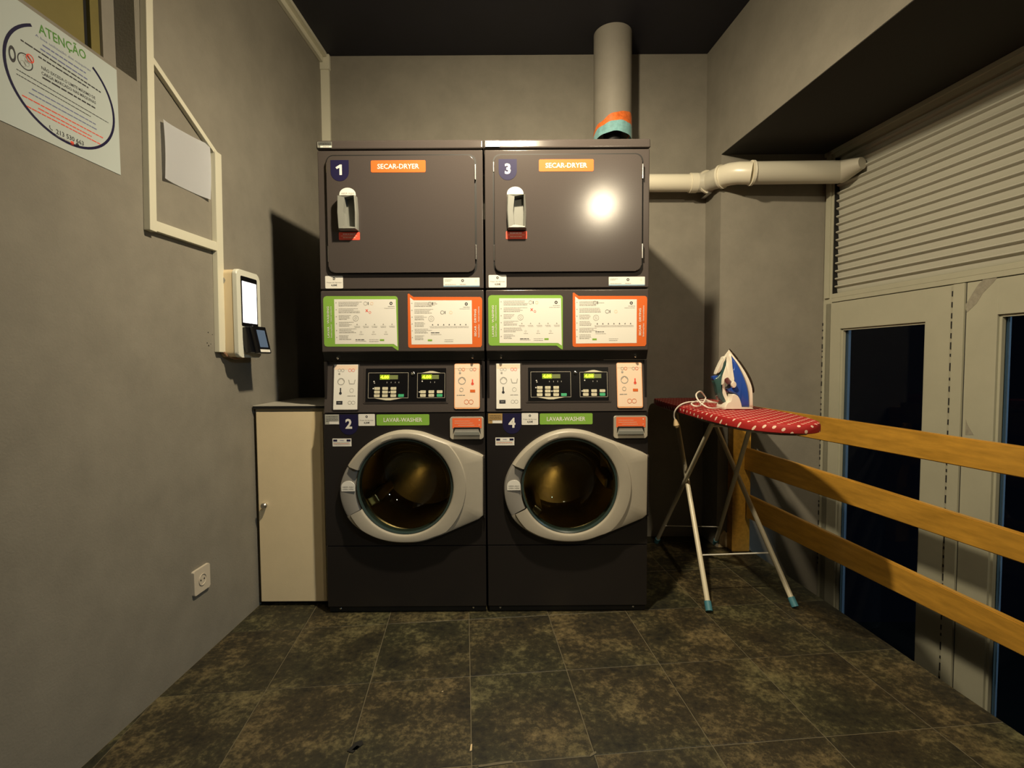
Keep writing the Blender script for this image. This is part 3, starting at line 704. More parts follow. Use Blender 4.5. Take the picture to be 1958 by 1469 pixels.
    mb = MB(); mb.prism([(.002, zl0 + .002), (.022, ZSK), (.06, ZSK), (.06, zl0 + .002)], -H + .002, H - .002, mat('skirt_black', (.008, .008, .008), .5), DM @ Matrix(((0, 0, 1, 0), (1, 0, 0, 0), (0, 1, 0, 0), (0, 0, 0, 1)))); mb.build('skirt', root); MB().box((-H + .004, .061, ZSK + .001), (H - .004, .70, mz(673) - .001), black_m, 0, DM).build('base_tray', root)
    for px in (644, 903):
        T = M @ Matrix.Translation((mx(px, 686), mz(684), -.012))
        MB().lathe([(.006, -.008), (.006, .002), (.004, .005), (0, .005)], chrome_m, T, 12).build('screw', root)
    # green sheet outline (pixels of the left machine)
    def q(P, dx=0): return [(PY(x, y, FY).x - X1, PY(x, y, FY).z) for x, y in P]
    sx = 0
    G = q([(618, 572), (620, 568), (624, 566.5), (756, 566.5), (759, 568), (760.5, 571), (762, 670), (760, 670), (750, 663), (626, 663), (622, 662), (620, 658)])
    GI = q([(639, 572.5), (757, 572.5), (760, 663), (753, 658), (641, 658)])
    instr('instruction_sheet', root, G, GI, M, green_m, True)['label'] = 'green-framed washing instructions'
    Oo = q([(779.5, 562.5), (782, 561.5), (786, 565), (791, 568), (918, 568), (921, 570), (922, 574), (921.5, 660), (919, 664), (784, 665.5), (781, 663.5), (780.5, 658)])
    OI = q([(784, 569), (791, 574.5), (902, 574.5), (903, 658), (787, 659)])
    instr('instruction_sheet', root, Oo, OI, M, orange_m, False)['label'] = 'orange-framed drying instructions'
    return root

def sector_ring(outline, ri, c, prof, M, m, mb, keep):
    """surface between a circle and an outer outline. prof: list of (t, height) with t in metres in from the edge or ('r', radius)"""
    n = len(outline); bm = bmesh.new(); rows = []
    for k in range(n):
        th, Ro = outline[k]; row = []
        for kind, v, h in prof:
            if kind == 'o': r = Ro - v
            elif kind == 'i': r = ri + v
            else: r = max(ri + .008, min(Ro - .010, v))
            row.append(bm.verts.new((c[0] + r * math.cos(th), c[1] + r * math.sin(th), h)))
        rows.append(row)
    for k in range(n):
        if not keep(outline[k][0], outline[(k + 1) % n][0]): continue
        a, b = rows[k], rows[(k + 1) % n]
        for j in range(len(prof) - 1):
            bm.faces.new((a[j], a[j + 1], b[j + 1], b[j]))
    bmesh.ops.delete(bm, geom=[v for v in bm.verts if not v.link_faces], context='VERTS')
    bmesh.ops.recalc_face_normals(bm, faces=bm.faces)
    mb.add(bm, m, M, True)

def make_washer(xc, num, label, side):
    root = thing('washing_machine', label, 'washing machine', (xc, FY, 0), 'front-loading washing machines')
    M = FR(0, 0, 0)
    zb, zk, zm, zt = mz(1170), mz(1160), mz(1043.5), mz(791)
    zc1 = ZSK - .002; zc0 = zt + .004
    I4 = Matrix.Identity(4)
    # shell: sides, back, top, bottom
    mb = MB()
    for a, b in (((-H + .003, .012, .035), (-H + .012, .72, zc1)), ((H - .012, .012, .035), (H - .003, .72, zc1)),
                 ((-H + .012, .71, .035), (H - .012, .72, zc1)), ((-H + .012, .03, zc1 - .01), (H - .012, .71, zc1)), ((-H + .012, .03, .035), (H - .012, .71, .05))):
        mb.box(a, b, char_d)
    mb.build('body', root)
    # front panel with a round opening
    cpx = (777.3, 927.5); C = PY(*cpx, FY); c = (C.x - X1, C.z); ri = (868 - 686.5) / 2 / FPX * FY / (ray(*cpx).y)
    mb = MB(); bm = bmesh.new(); n = 64; A = []; B = []; B2 = []
    for k in range(n):
        t = 2 * PI * k / n; dx, dz = math.cos(t), math.sin(t)
        s_ = min([(H - c[0]) / dx if dx > 1e-6 else 9, (-H - c[0]) / dx if dx < -1e-6 else 9, (zt - c[1]) / dz if dz > 1e-6 else 9, (zm + .001 - c[1]) / dz if dz < -1e-6 else 9])
        A.append((c[0] + dx * s_, c[1] + dz * s_)); B.append((c[0] + dx * (ri + .012), c[1] + dz * (ri + .012)))
    # snap the four corners
    for cx_, cz_ in ((-H, zt), (H, zt), (H, zm + .001), (-H, zm + .001)):
        k = min(range(n), key=lambda k: (A[k][0] - cx_) ** 2 + (A[k][1] - cz_) ** 2); A[k] = (cx_, cz_)
    va = [bm.verts.new((x, y, 0)) for x, y in A]; vb = [bm.verts.new((x, y, 0)) for x, y in B]; vc = [bm.verts.new((x, y, -.02)) for x, y in B]; vd = [bm.verts.new((x, y, -.02)) for x, y in A]
    for p, q in ((va, vb), (vb, vc), (vd, va)):
        for k in range(n): bm.faces.new((p[k], p[(k + 1) % n], q[(k + 1) % n], q[k]))
    bmesh.ops.recalc_face_normals(bm, faces=bm.faces)
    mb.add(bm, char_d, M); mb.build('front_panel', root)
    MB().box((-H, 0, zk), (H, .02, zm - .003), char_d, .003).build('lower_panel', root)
    MB().box((-H + .004, .012, .004), (H - .004, .70, zk + .01), black_m, .001).build('plinth', root)
    for px, py in ((650, 1166), (905, 1164)):
        MB().lathe([(.0045, 0), (.0045, .003), (.003, .0045), (0, .0045)], chrome_m, M @ Matrix.Translation((mx(px, py), .035 if False else mz(py, px), -.012)), 12).build('screw', root)
    # door ring: outer outline by angle, from the photograph
    crop = [(1160, 325), (1150, 320), (1000, 262), (870, 213), (800, 188), (730, 163), (630, 152), (545, 160), (460, 190), (390, 228), (320, 285), (255, 362), (215, 430), (190, 490), (177, 550), (182, 610), (200, 680), (240, 760), (290, 810), (350, 850), (430, 890), (530, 915), (630, 922), (740, 915), (880, 868), (1000, 815), (1100, 772), (1160, 745)]
    OP = [(PY(600 + x / 3.582, 780 + y / 3.582, FY - .02)) for x, y in crop]; OP = [(p.x - X1, p.z) for p in OP]
    n = 120; outline = []
    for k in range(n):
        t = 2 * PI * k / n; dx, dz = math.cos(t), math.sin(t); best = .2
        for i in range(len(OP)):
            (x0, z0), (x1, z1) = OP[i], OP[(i + 1) % len(OP)]
            ex, ez = x1 - x0, z1 - z0; den = dx * ez - dz * ex
            if abs(den) < 1e-9: continue
            qx, qz = x0 - c[0], z0 - c[1]
            s_ = (qx * ez - qz * ex) / den; u = (qx * dz - qz * dx) / den
            if -.001 <= u <= 1.001 and s_ > 0: best = s_
        outline.append((t, best))
    for _ in range(6):
        rr = [o_[1] for o_ in outline]
        outline = [(t, (rr[k - 1] + 2 * r0 + rr[(k + 1) % n]) / 4 if math.radians(62) < t < math.radians(300) else r0) for k, (t, r0) in enumerate(outline)]
    h0, h1 = math.radians(157), math.radians(207)
    deg = lambda t: h0 <= t % (2 * PI) <= h1
    keep = lambda a, b: not (deg(a) and deg(b))
    R2 = ri * 1.262
    prof = [('o', 0, .0), ('o', 0, .026), ('o', .003, .033), ('o', .009, .036), ('r', R2 + .003, .037), ('r', R2, .045), ('i', .010, .048), ('i', .004, .045), ('i', 0, .036), ('i', 0, .0)]
    # local z of M points to the viewer, heights positive
    mb = MB(); sector_ring(outline, ri, c, prof, M, grey_pl, mb, keep); door = mb.build('door', root, label='pale grey door frame')
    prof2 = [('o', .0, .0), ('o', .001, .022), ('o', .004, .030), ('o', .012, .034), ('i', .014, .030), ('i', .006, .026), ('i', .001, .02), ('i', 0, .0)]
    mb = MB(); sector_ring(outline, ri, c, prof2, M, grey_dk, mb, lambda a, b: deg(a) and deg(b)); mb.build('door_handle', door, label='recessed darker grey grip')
    T = M @ Matrix.Translation((c[0], c[1], 0))
    mb = MB(); mb.lathe([(ri, .002), (ri, .034), (ri - .003, .037), (ri - .009, .034), (ri - .010, .020), (ri - .012, .0)], gasket_m, T, 64); mb.build('gasket', door, label='black rubber rim')
    mb = MB(); prof = [(ri - .0105, .026), (ri - .018, .028), (ri - .024, .020), (ri - .032, -.03), (ri * .70, -.095), (ri * .5, -.118), (ri * .25, -.130), (0, -.133)]
    mb.lathe(prof, bowl_m, T, 64); mb.build('glass_bowl', door, label='dark glass bowl')
    ax, az = mx(650.5, 925), 0
    kf = (FY - .035) / FY; wA = (mx(678, 925) - mx(651, 925)) * kf; cxA = ((mx(652, 925) + mx(678.5, 925)) / 2 + X1) * kf - X1 + (0 if side == 0 else .004); za, zb2 = mz(935), mz(916)
    mb = MB(); w2 = wA / 2 * .95
    P = [(cxA - w2, za), (cxA + w2, za), (cxA + w2, zb2 - w2 * .8)] + [(cxA + w2 * math.cos(PI * k / 12), zb2 - w2 * .8 + w2 * .8 * math.sin(PI * k / 12)) for k in range(1, 12)] + [(cxA - w2, zb2 - w2 * .8)]
    mb.prism(P, .030, .0352, white_m, M); openhere(mb, w2 * 2, zb2 - za, M @ Matrix.Translation((cxA, (za + zb2) / 2, 0)), .0356); mb.build('open_here_sticker', door)
    hxx = mx(925.5, 925)
    mb = MB(); z0_, z1_ = mz(988), mz(871); mb.box((hxx, -.022, z0_), (min(hxx + .010, H - .001), -.001, z1_), char_m, .001)
    k = z0_ + .006
    while k < z1_ - .006: mb.box((hxx + .001, -.0235, k), (hxx + .005, -.0215, k + .007), black_m); k += .0115
    mb.build('hinge', root)
    # drum
    mb = MB(); mb.lathe([(ri + .02, -.06), (ri + .04, -.075), (.225, -.10), (.235, -.14), (.235, -.46), (.22, -.48), (.10, -.485), (.06, -.47), (0, -.465)], drum_m, T, 48)
    mb.build('drum', root, label='steel drum')
    for k in range(3):
        t = math.radians(90 + 120 * k + 20 * side); mb = MB(); q = Vector((c[0] + .215 * math.cos(t), c[1] + .215 * math.sin(t), -.28))
        Tq = M @ Matrix.Translation(q) @ Matrix.Rotation(t, 4, 'Z'); mb.box((-.03, -.025, -.14), (.02, .025, .14), drum_m, .012, Tq, 3); mb.build('lifter', root)
    # control panel, leaning back
    tilt = math.atan2(.030, zc1 - zc0); hp = math.hypot(.030, zc1 - zc0)
    Mc = M @ Matrix.Translation((0, zc0, -.004)) @ Matrix.Rotation(-tilt, 4, 'X')   # local y up along the panel
    zt_ = lambda py: (mz(py) - zc0) / math.cos(tilt)
    def cr_(x0, y0, x1, y1): return (mx(x0, (y0 + y1) / 2), zt_(y1), mx(x1, (y0 + y1) / 2), zt_(y0))
    mb = MB(); mb.box((-H + .001, 0, -.015), (H - .001, hp - .002, 0), char_m, .003, Mc); cp = mb.build('control_panel', root)
    mb = MB(); mb.box((-H + .006, .004, -.16), (H - .006, hp - .012, -.016), char_d, 0, Mc); mb.build('panel_housing', root)
    x0, y0, x1, y1 = cr_(697, 705, 852, 769)
    mb = MB(); mb.prism(rrect(x0 - .010, y0 - .007, x1 + .010, y1 + .007, .004), 0, .002, char_m, Mc, bev=.001); mb.prism(rrect(x0 - .004, y0 - .003, x1 + .004, y1 + .003, .004), .002, .0035, char_m, Mc, bev=.0007)
    mb.build('display_bezel', cp)
    mb = MB(); mb.prism(rrect(x0, y0, x1, y1, .002), .0035, .0042, black_g, Mc)
    zz = .0046
    def outl(r_, tipdown, z=zz, t=.0016):
        a0, b0, a1, b1 = r_
        for P in (rrect(a0, b0, a1, b0 + t), rrect(a0, b1 - t, a1, b1), rrect(a0, b0, a0 + t, b1), rrect(a1 - t, b0, a1, b1)): mb.flat(P, z, grey_pl, Mc)
        cx = (a0 + a1) / 2; ww = (a1 - a0) * .34
        if tipdown: mb.flat([(cx - ww, b0), (cx + ww, b0), (cx + .01, b0 - .009), (cx - .01, b0 - .009)], z, btn_m, Mc)
        else: mb.flat([(cx - ww, b1), (cx + ww, b1), (cx + .006, b1 + .008), (cx - .006, b1 + .008)], z, btn_m, Mc)
    outl(cr_(702, 713, 779.5, 762), True); outl(cr_(796.5, 714, 850, 762), False)
    for px in (738, 746, 754, 761): x, y = mx(px, 732), zt_(732); mb.flat(rrect(x - .0012, y - .003, x + .0012, y + .003), zz, gink_m, Mc)
    for px in (822, 830): x, y = mx(px, 732), zt_(732); mb.flat(rrect(x - .0012, y - .003, x + .0012, y + .003), zz, gink_m, Mc)
    for px, py in ((713, 730), (806, 730), (712, 743.5), (743, 750.5), (801, 750.5)): mb.ring(mx(px, py), zt_(py), .0028, 0, zz + .0002, white_m, Mc, n=10)
    mb.ring(mx(714, 733), zt_(733), .003, .0, zz, gink_m, Mc, n=10)
    mb.build('display_plate', cp, label='black display plate with silver outlines')
    for (a0, a1, e1) in ((724, 743, 759), (804.5, 824.5, 838)):
        mb = MB(); x0, y0, x1, y1 = cr_(a0, 717, a1, 726.5); mb.text('4.00', (x0 + x1) / 2, (y0 + y1) / 2, (y1 - y0) * .62, .0056, led_m, Mc, .04, width=(x1 - x0) * .86)
        mb.flat(rrect(x0, y0, x1, y1), .005, mat('led_back', (.2, .3, .02), .3, emit=(.20, .27, .015), estr=.55), Mc)
        x0, y0, x1, y1 = cr_(a1, 718, e1, 726); mb.flat(rrect(x0, y0, x1, y1), .005, led_d, Mc); mb.build('digit_display', cp, label='lit yellow-green digits 4.00')
    def button(px, py, m=btn_m):
        x0, y0, x1, y1 = cr_(px - 5.4, py - 2.7, px + 5.4, py + 2.7)
        mb = MB(); mb.prism(rrect(x0, y0, x1, y1, .002), .0042, .0062, m, Mc, bev=.0008, seg=1)
        if m is btn_m: mb.text('•', (x0 + x1) / 2, (y0 + y1) / 2, .006, .0064, ink_m, Mc)
        mb.build('button', cp, label='green button' if m is btn_g else None)
    for px in (719.5, 735, 751):
        for py in (743.5, 750.3, 757.2): button(px, py)
    button(766, 757.2, btn_g)
    for px in (808, 824): [button(px, py) for py in (750.3, 757.2)]
    button(840, 750.3); button(840, 757.2, btn_g)
    T = Mc @ Matrix.Translation((mx(788, 715), zt_(715.5), .0042)); MB().lathe([(.0075, 0), (.0075, .004), (.006, .005), (.002, .005), (0, .002)], chrome_m, T, 18).build('lock', cp)
    # icon cards left and right
    x0, y0, x1, y1 = cr_(636, 697, 682, 783)
    MB().prism(rrect(x0 - .005, y0 - .003, x1 + .007, y1 + .004, .006), 0, .004, char_m, Mc, bev=.001).build('card_holder', cp)
    sticker('icon_card', cp, (x0, y0, x1, y1), Mc, white_m, lambda mb, w_, h_, T, z: icons(mb, w_, h_, T, z, gink_m, False), .001, z=.0042)
    x0, y0, x1, y1 = cr_(868, 696.5, 917, 783)
    mb = MB(); mb.prism(rrect(x0 - .002, y0 - .002, x1 + .002, y1 + .002, .008), 0, .004, char_m, Mc, bev=.001); mb.build('card_holder', cp)
    sticker('icon_card', cp, (x0, y0, x1, y1), Mc, mat('peach_frame', (.86, .42, .20), .4), lambda mb, w_, h_, T, z: (mb.flat(rrect(-w_ * .5 + .003, -h_ * .5 + .006, w_ * .5 - .003, h_ * .5 - .008, .005), z, peach_m, T), icons(mb, w_, h_, T, z + .0008, orange_m, True)), .008, z=.0042, label='peach icon card')
    # stickers on the front
    shield('number_sticker', root, (mx(649, 800), mz(831), mx(684.5, 800), mz(792)), M, num, .0002, 'navy shield sticker with white ' + num)
    def nm(mb, w_, h_, T, z): mb.text('LAVAR-WASHER', 0, 0, .0175, z, white_m, T, .012, width=w_ * .73)
    sticker('name_sticker', root, (mx(720, 803), mz(813.5), mx(821, 803), mz(792.5)), M, green_m, nm, .005, z=.0002)
    sticker('price_sticker', root, (mx(685.5, 803), mz(814), mx(717, 803), mz(791.5)), M, white_m, price, .003, z=.0002)
    def notice(mb, w_, h_, T, z):
        mb.flat(rrect(-w_ * .46, h_ * .12, -w_ * .25, h_ * .38), z, navy_m, T); mb.flat(rrect(w_ * .25, h_ * .12, w_ * .46, h_ * .38), z, navy_m, T)
        mb.text('AVISO', 0, h_ * .25, .0045, z, bink_m, T, .02)
        for k in range(3): mb.words(-w_ * .45, w_ * .42, -h_ * (.02 + .13 * k), .0015, z, gink_m if k != 1 else orange_m, T)
    sticker('notice_sticker', root, (mx(636, 845), mz(853), mx(672, 845), mz(838)), M, white_m, notice, .0005, z=.0002)
    def plate(mb, w_, h_, T, z):
        for k in range(4): mb.words(-w_ * .42, w_ * .42, h_ * (.3 - .16 * k), .002, z, ink_m, T)
        mb.flat(rrect(-w_ * .2, -h_ * .48, w_ * .48, -h_ * .2), z + .0002, white_m, T)
    sticker('rating_plate', root, (mx(621.5, 803), mz(811), mx(648.5, 803), mz(792)), M, mat('plate_silver', (.40, .40, .35), .4) if side == 0 else mat('plate_gold', (.42, .27, .10), .4), plate, .0005, z=.0002, label='silver rating plate' if side == 0 else 'golden rating plate')
    # soap drawer
    x0, y0, x1, y1 = (mx(861, 818), mz(840), mx(925, 818), mz(797.5))
    mb = MB(); P0 = rrect(x0, y0, x1, y1, .010)
    bm = bmesh.new(); n_ = len(P0); cx, cy = (x0 + x1) / 2, (y0 + y1) / 2
    xa, xb, ya, yb = x0 + .016, x1 - .016, y0 + .016, cy - .002
    mb.prism(P0, 0, .010, grey_pl, M, bev=.003, seg=3, smooth=True)
    dw = mb.build('soap_drawer', root, label='pale grey drawer front with orange sticker')
    mb = MB()  # flat grey and black shapes on the drawer front paint in the recess's shade
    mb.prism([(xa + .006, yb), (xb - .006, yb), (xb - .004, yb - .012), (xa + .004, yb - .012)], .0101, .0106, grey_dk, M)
    mb.prism([(xa + .002, yb + .005), (xb - .002, yb + .005), (xb + .002, yb), (xb + .003, yb - .024), (xb - .006, yb - .002), (xa + .006, yb - .002), (xa - .003, yb - .024), (xa - .002, yb)], .0101, .0112, black_m, M)
    mb.build('recess_shade', dw)
    mb = MB(); mb.prism([(xa + .004, yb - .012), (xb - .004, yb - .012), (xb, ya), (xa, ya)], .010, .018, handle_m, M, bev=.003, smooth=True); mb.build('drawer_grip', dw)
    def dfn(mb, w_, h_, T, z):
        for k, (a, b) in enumerate(((-.42, .1), (-.42, .2), (-.3, .25))): mb.words(w_ * a, w_ * b, h_ * (.2 - .2 * k), .0014, z, peach_m, T)
        mb.ring(w_ * .42, h_ * .3, .003, 0, z, peach_m, T, n=10); mb.ring(w_ * .42, -h_ * .2, .003, .002, z, peach_m, T, n=10)
    sticker('orange_sticker', dw, (x0 + .010, cy - .001, x1 - .008, y1 - .005), M, mat('drawer_orange', (.88, .17, .06), .35), dfn, .003, z=.0102)
    return root
make_dryer(X1, '1', 'left charcoal tumble dryer with navy badge 1, stacked on washer 2', 0)
make_dryer(X2, '3', 'right charcoal tumble dryer with navy badge 3, stacked on washer 4', 1)
make_washer(X1, '2', 'left charcoal washing machine with navy badge 2, round glass door, under dryer 1', 0)
make_washer(X2, '4', 'right charcoal washing machine with navy badge 4, round glass door, under dryer 3', 1)

# ------------------------------------------------------------------ low cupboard left of the machines
CYF = 2.19; cxl = wlx(CYF) + .006; cxr = -.812; czt = PY(550, 775, CYF).z; czb = PY(550, 1152, CYF).z
cb = thing('cupboard', 'narrow cream laminate cupboard between the left wall and washer 2', 'cupboard', ((cxl + cxr) / 2, CYF, 0))
Lc = Matrix.Translation((-(cxl + cxr) / 2, -CYF, 0))
MB().box((cxl, CYF + .018, czb - .004), (cxr, CYF + .45, czt - .018), cab_edge, .001, Lc).build('carcass', cb)
MB().box((cxl + .012, CYF + .03, .0008), (cxr - .01, CYF + .42, czb - .005), black_m, 0, Lc).build('plinth', cb)
dx0 = PY(485, 960, CYF).x; 
MB().box((cxl + .012, CYF, czb + .004), (cxr - .018, CYF + .0165, czt - .030), cab_m, .0015, Lc).build('cupboard_door', cb)
MB().box((cxr - .0165, CYF + .002, czb + .004), (cxr - .002, CYF + .0165, czt - .022), cab_edge, .001, Lc).build('side_strip', cb)
MB().box((cxl, CYF - .004, czt - .016), (cxr + .002, CYF + .46, czt), cabtop_m, .0015, Lc).build('cupboard_top', cb)
MB().box((cxl, CYF - .0046, czt - .015), (cxr + .002, CYF - .0041, czt - .004), black_m, 0, Lc).build('edge_band', cb)
kb = PY(508, 966, CYF)
T = Lc @ FR(kb.x, CYF, kb.z)
MB().lathe([(.006, 0), (.006, .004), (.009, .010), (.010, .014), (.007, .018), (0, .0185)], steel_m, T @ Matrix.Scale(1.35, 4), 20).build('lock_knob', cb)

# ------------------------------------------------------------------ exhaust duct
dxc = PY(1171, 200, 2.87).x; r_ = .104; ytop = 2.868; zdt = PY(1170, 266, 2.78).z - .006
ed = thing('exhaust_duct', 'thick grey vertical duct rising from dryer 3 into the ceiling', 'duct', (dxc, ytop, zdt))
n = 48; bm = bmesh.new(); lo = []; hi = []; 
def arch(t, base, peak, ph):      # ragged lower edge, open towards the room
    a = (t + PI / 2 + PI) % (2 * PI) - PI        # 0 at the side facing the camera
    return base + peak * max(0, math.cos(a * ph)) if abs(a) * ph < PI / 2 else base
def shell(mb, r, zlo, zhi, m, T=.003):
    bm = bmesh.new(); A = []; B = []
    for k in range(n):
        t = 2 * PI * k / n; A.append(bm.verts.new((r * math.cos(t), r * math.sin(t), zlo(t)))); B.append(bm.verts.new((r * math.cos(t), r * math.sin(t), zhi(t))))
    for k in range(n):
        if zhi(2 * PI * k / n) - zlo(2 * PI * k / n) < .0005 and zhi(2 * PI * (k + 1) / n) - zlo(2 * PI * (k + 1) / n) < .0005: continue
        bm.faces.new((A[k], A[(k + 1) % n], B[(k + 1) % n], B[k]))
    bmesh.ops.delete(bm, geom=[v for v in bm.verts if not v.link_faces], context='VERTS')
    mb.add(bm, m, None, True)
e_arch = lambda t: .002 + .040 * max(0, -math.sin(t)) ** .8 * (1 + .05 * math.sin(7 * t))
zb_ = lambda t: e_arch(t) + .055 + .012 * math.cos(t) + .003 * math.sin(9 * t)
zo_ = lambda t: zb_(t) + max(0.0, .045 + .014 * math.cos(t) * 1.5 + .003 * math.sin(6 * t)) * (1 if math.sin(t) < .3 else .2)
Hc = CEIL - zdt - .001
mb = MB(); shell(mb, r_, lambda t: zo_(t) - .01, lambda t: Hc, pipe_grey); mb.build('pipe', ed)
mb = MB(); shell(mb, r_ + .0015, zb_, zo_, foil_o); mb.build('orange_band', ed, label='torn orange band')
mb = MB(); shell(mb, r_ + .003, e_arch, lambda t: zb_(t) + .002, foil_m); mb.build('blue_tape', ed, label='glossy pale blue tape')
mb = MB(); mb.lathe([(.05, mz(267.5) - zdt + .001), (.05, .16), (.1, .17)], black_m, Matrix.Translation((0, .0, 0)), 24); mb.build('outlet_collar', ed)

# ------------------------------------------------------------------ white drain pipe
zp = 2.105; rp = .056
def bez(a, b, c, n=8): return [(Vector(a) * (1 - t) ** 2 + Vector(b) * 2 * t * (1 - t) + Vector(c) * t * t) for t in [k / n for k in range(n + 1)]]
dp = thing('vent_pipe', 'white plastic pipe running from the right stack through the shuttered window', 'pipe', (.5, 2.9, zp))
Lp = Matrix.Translation((-.5, -2.9, -zp))
def P3(px, py, Y): return PY(px, py, Y)
a0 = Vector((.635, 2.95, P3(1250, 350, 2.95).z)); a1 = P3(1322, 350, 2.95)
b1 = P3(1437, 331, 2.74); c1 = P3(1606, 329, 2.72)
rs1 = .049; rs2 = .058
dS = (a1 - a0).normalized(); dE = (c1 - b1).normalized()
m1 = P3(1352, 348, 2.935); m2 = P3(1380, 338, 2.84); m3 = P3(1412, 331, 2.765)
MB().tube([a0, a1], rs1, pvc_m, 24, Lp).build('pipe_section', dp)
MB().tube([a1 - dS * .01, a1 + dS * .03], rs1 + .006, pvc_m, 24, Lp).build('collar', dp)
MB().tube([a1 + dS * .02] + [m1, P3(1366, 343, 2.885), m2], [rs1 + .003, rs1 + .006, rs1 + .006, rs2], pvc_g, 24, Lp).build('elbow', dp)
MB().tube([m2, P3(1396, 333, 2.80), m3, b1], [rs2, rs2 + .001, rs2, rs2], pvc_m, 24, Lp).build('elbow', dp)
for p, q in ((m1, m2), (m2, P3(1396, 333, 2.80)), (b1, b1 + dE)):
    d = (q - p).normalized(); MB().tube([p - d * .006, p + d * .006], rs2 + .007, pvc_m, 24, Lp).build('ring', dp)
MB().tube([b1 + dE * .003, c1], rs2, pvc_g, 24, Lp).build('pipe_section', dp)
e1 = PP(1648, 312, *WD, off=.012)
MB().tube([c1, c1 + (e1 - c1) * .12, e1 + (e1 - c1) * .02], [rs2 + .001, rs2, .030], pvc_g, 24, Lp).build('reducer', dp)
br = MB(); q = P3(1356, 366, 2.93); br.box(q - Vector((.012, .008, .012)), q + Vector((.012, .10, .006)), steel_m, .002, Lp); br.build('pipe_bracket', dp)

# ------------------------------------------------------------------ doors, frame and shuttered window
dd = Vector((WD[1][0] - WD[0][0], WD[1][1] - WD[0][1], 0)).normalized()     # towards the camera
MD = frame((WD[0][0], WD[0][1], 0), dd, (0, 0, 1))      # local x towards camera, z normal
if MD.col[2].x > 0: pass
def du(px, py): q = MD.inverted() @ PP(px, py, *WD); return q.x, q.y
# normal of this frame points to the room (-X)?
sgn = -1 if (MD.to_3x3() @ Vector((0, 0, 1))).x > 0 else 1
def dbox(mb, x0, x1, z0, z1, n0, n1, m, bev=.002): 
    a, b = sorted((n0 * sgn, n1 * sgn)); mb.box((x0, z0, a), (x1, z1, b), m, bev, MD)
xj = du(1592, 480)[0]; zT = SOF - .004; z_tb = du(1590, 570)[1]
LEN = 3.3
# frame
df = MB(); dbox(df, .002, xj, -.55, zT, 0, -.09, door_m); dbox(df, .02, xj - .012, z_tb, zT, .012, 0, door_m)
frm = struct(df.build('trim_3'), 'cream painted frame around the doors and shuttered window')
mb = MB(); dbox(mb, xj + .001, LEN, zT - .045, zT, .0, -.09, door_m); mb.build('head_rail', frm)
mb = MB(); dbox(mb, 0.0, LEN, zT - .022, zT, .012, 0, door_m); mb.build('head_moulding', frm)
ztd = du(1822, 545)[1]
mb = MB(); dbox(mb, xj + .001, LEN, ztd + .004, z_tb - .002, 0, -.09, door_m); mb.build('transom_rail', frm)
# shuttered window
wi = MB(); dbox(wi, xj + .001, LEN, z_tb - .002, z_tb + .022, .0, -.06, door_m)
win = struct(wi.build('window_2'), 'wide window above the doors closed by white slats')
z = z_tb + .026; pitch_s = .0425; k = 0
slat_me = None
while z < zT - .05:
    bm = bmesh.new(); prof = [(-.004, .0), (.0, .004), (.003, .026), (.015, .0305), (.0185, .0335), (.0185, .0385), (.014, .0412), (-.004, .0422)]
    x0, x1 = xj + .0065, LEN - .01; rows = [[bm.verts.new((x, y, sgn * (h - .030))) for h, y in prof] for x in (x0, x1)]
    for j in range(len(prof) - 1): bm.faces.new((rows[0][j], rows[1][j], rows[1][j + 1], rows[0][j + 1]))
    bmesh.ops.recalc_face_normals(bm, faces=bm.faces)
    bmesh.ops.solidify(bm, geom=bm.faces[:], thickness=.0012)
    if slat_me is None:
        o = MB().add(bm, slat_m, None, True).build('slat', win); slat_me = o.data
    else:
        bm.free(); o = bpy.data.objects.new('slat', slat_me); COL.objects.link(o); o.parent = win
    o.matrix_local = MD @ Matrix.Translation((0, z, 0)); z += pitch_s; k += 1
mb = MB(); dbox(mb, xj + .0015, LEN, z_tb + .02, zT - .045, -.055, -.058, pane_m, 0); mb.build('glass_pane', win)
for x in (xj + .0012,): 
    mb = MB(); dbox(mb, x, x + .004, z_tb + .022, zT - .046, -.004, -.05, black_m, 0); mb.build('side_track', win)
# door leaves
def leaf(name, x0, x1, gx0, gx1, gzt, label):
    mb = MB(); zb0 = -.548; gzb = -.46
    dbox(mb, x0, gx0, zb0, ztd, 0, -.045, door_m); dbox(mb, gx1, x1, zb0, ztd, 0, -.045, door_m)
    dbox(mb, gx0 - .001, gx1 + .001, gzt, ztd, 0, -.045, door_m); dbox(mb, gx0 - .001, gx1 + .001, zb0, gzb, 0, -.045, door_m)
    L = struct(mb.build(name), label)
    # bead around the pane
    t = .010
    mb = MB()
    for a in ((gx0, gx0 + t, gzb, gzt), (gx1 - t, gx1, gzb, gzt), (gx0, gx1, gzt - t, gzt), (gx0, gx1, gzb, gzb + t)): dbox(mb, *a, -.010, -.040, door_m, .001)
    mb.build('bead', L)
    mb = MB(); dbox(mb, gx0 + t, gx1 - t, gzb + t, gzt - t, -.026, -.030, pane_m, 0); mb.build('glass_pane', L)
    return L
xa = du(1578, 700)[0]; xb = du(1823, 640)[0]; ga = du(1606, 640)[0]; gb = du(1768, 640)[0]; gz = du(1690, 622)[1]
L1 = leaf('door_1', xj * .35, xb, ga, gb, gz, 'cream painted glazed door leaf nearest the pier')
xc_ = du(1846, 640)[0]; g2 = du(1906, 640)[0]; W1 = xb - xa
L2 = leaf('door_2', xc_, xc_ + W1 + .1, g2, g2 + (gb - ga) * 1.05, du(1915, 601)[1], 'cream painted glazed door leaf nearest the camera')
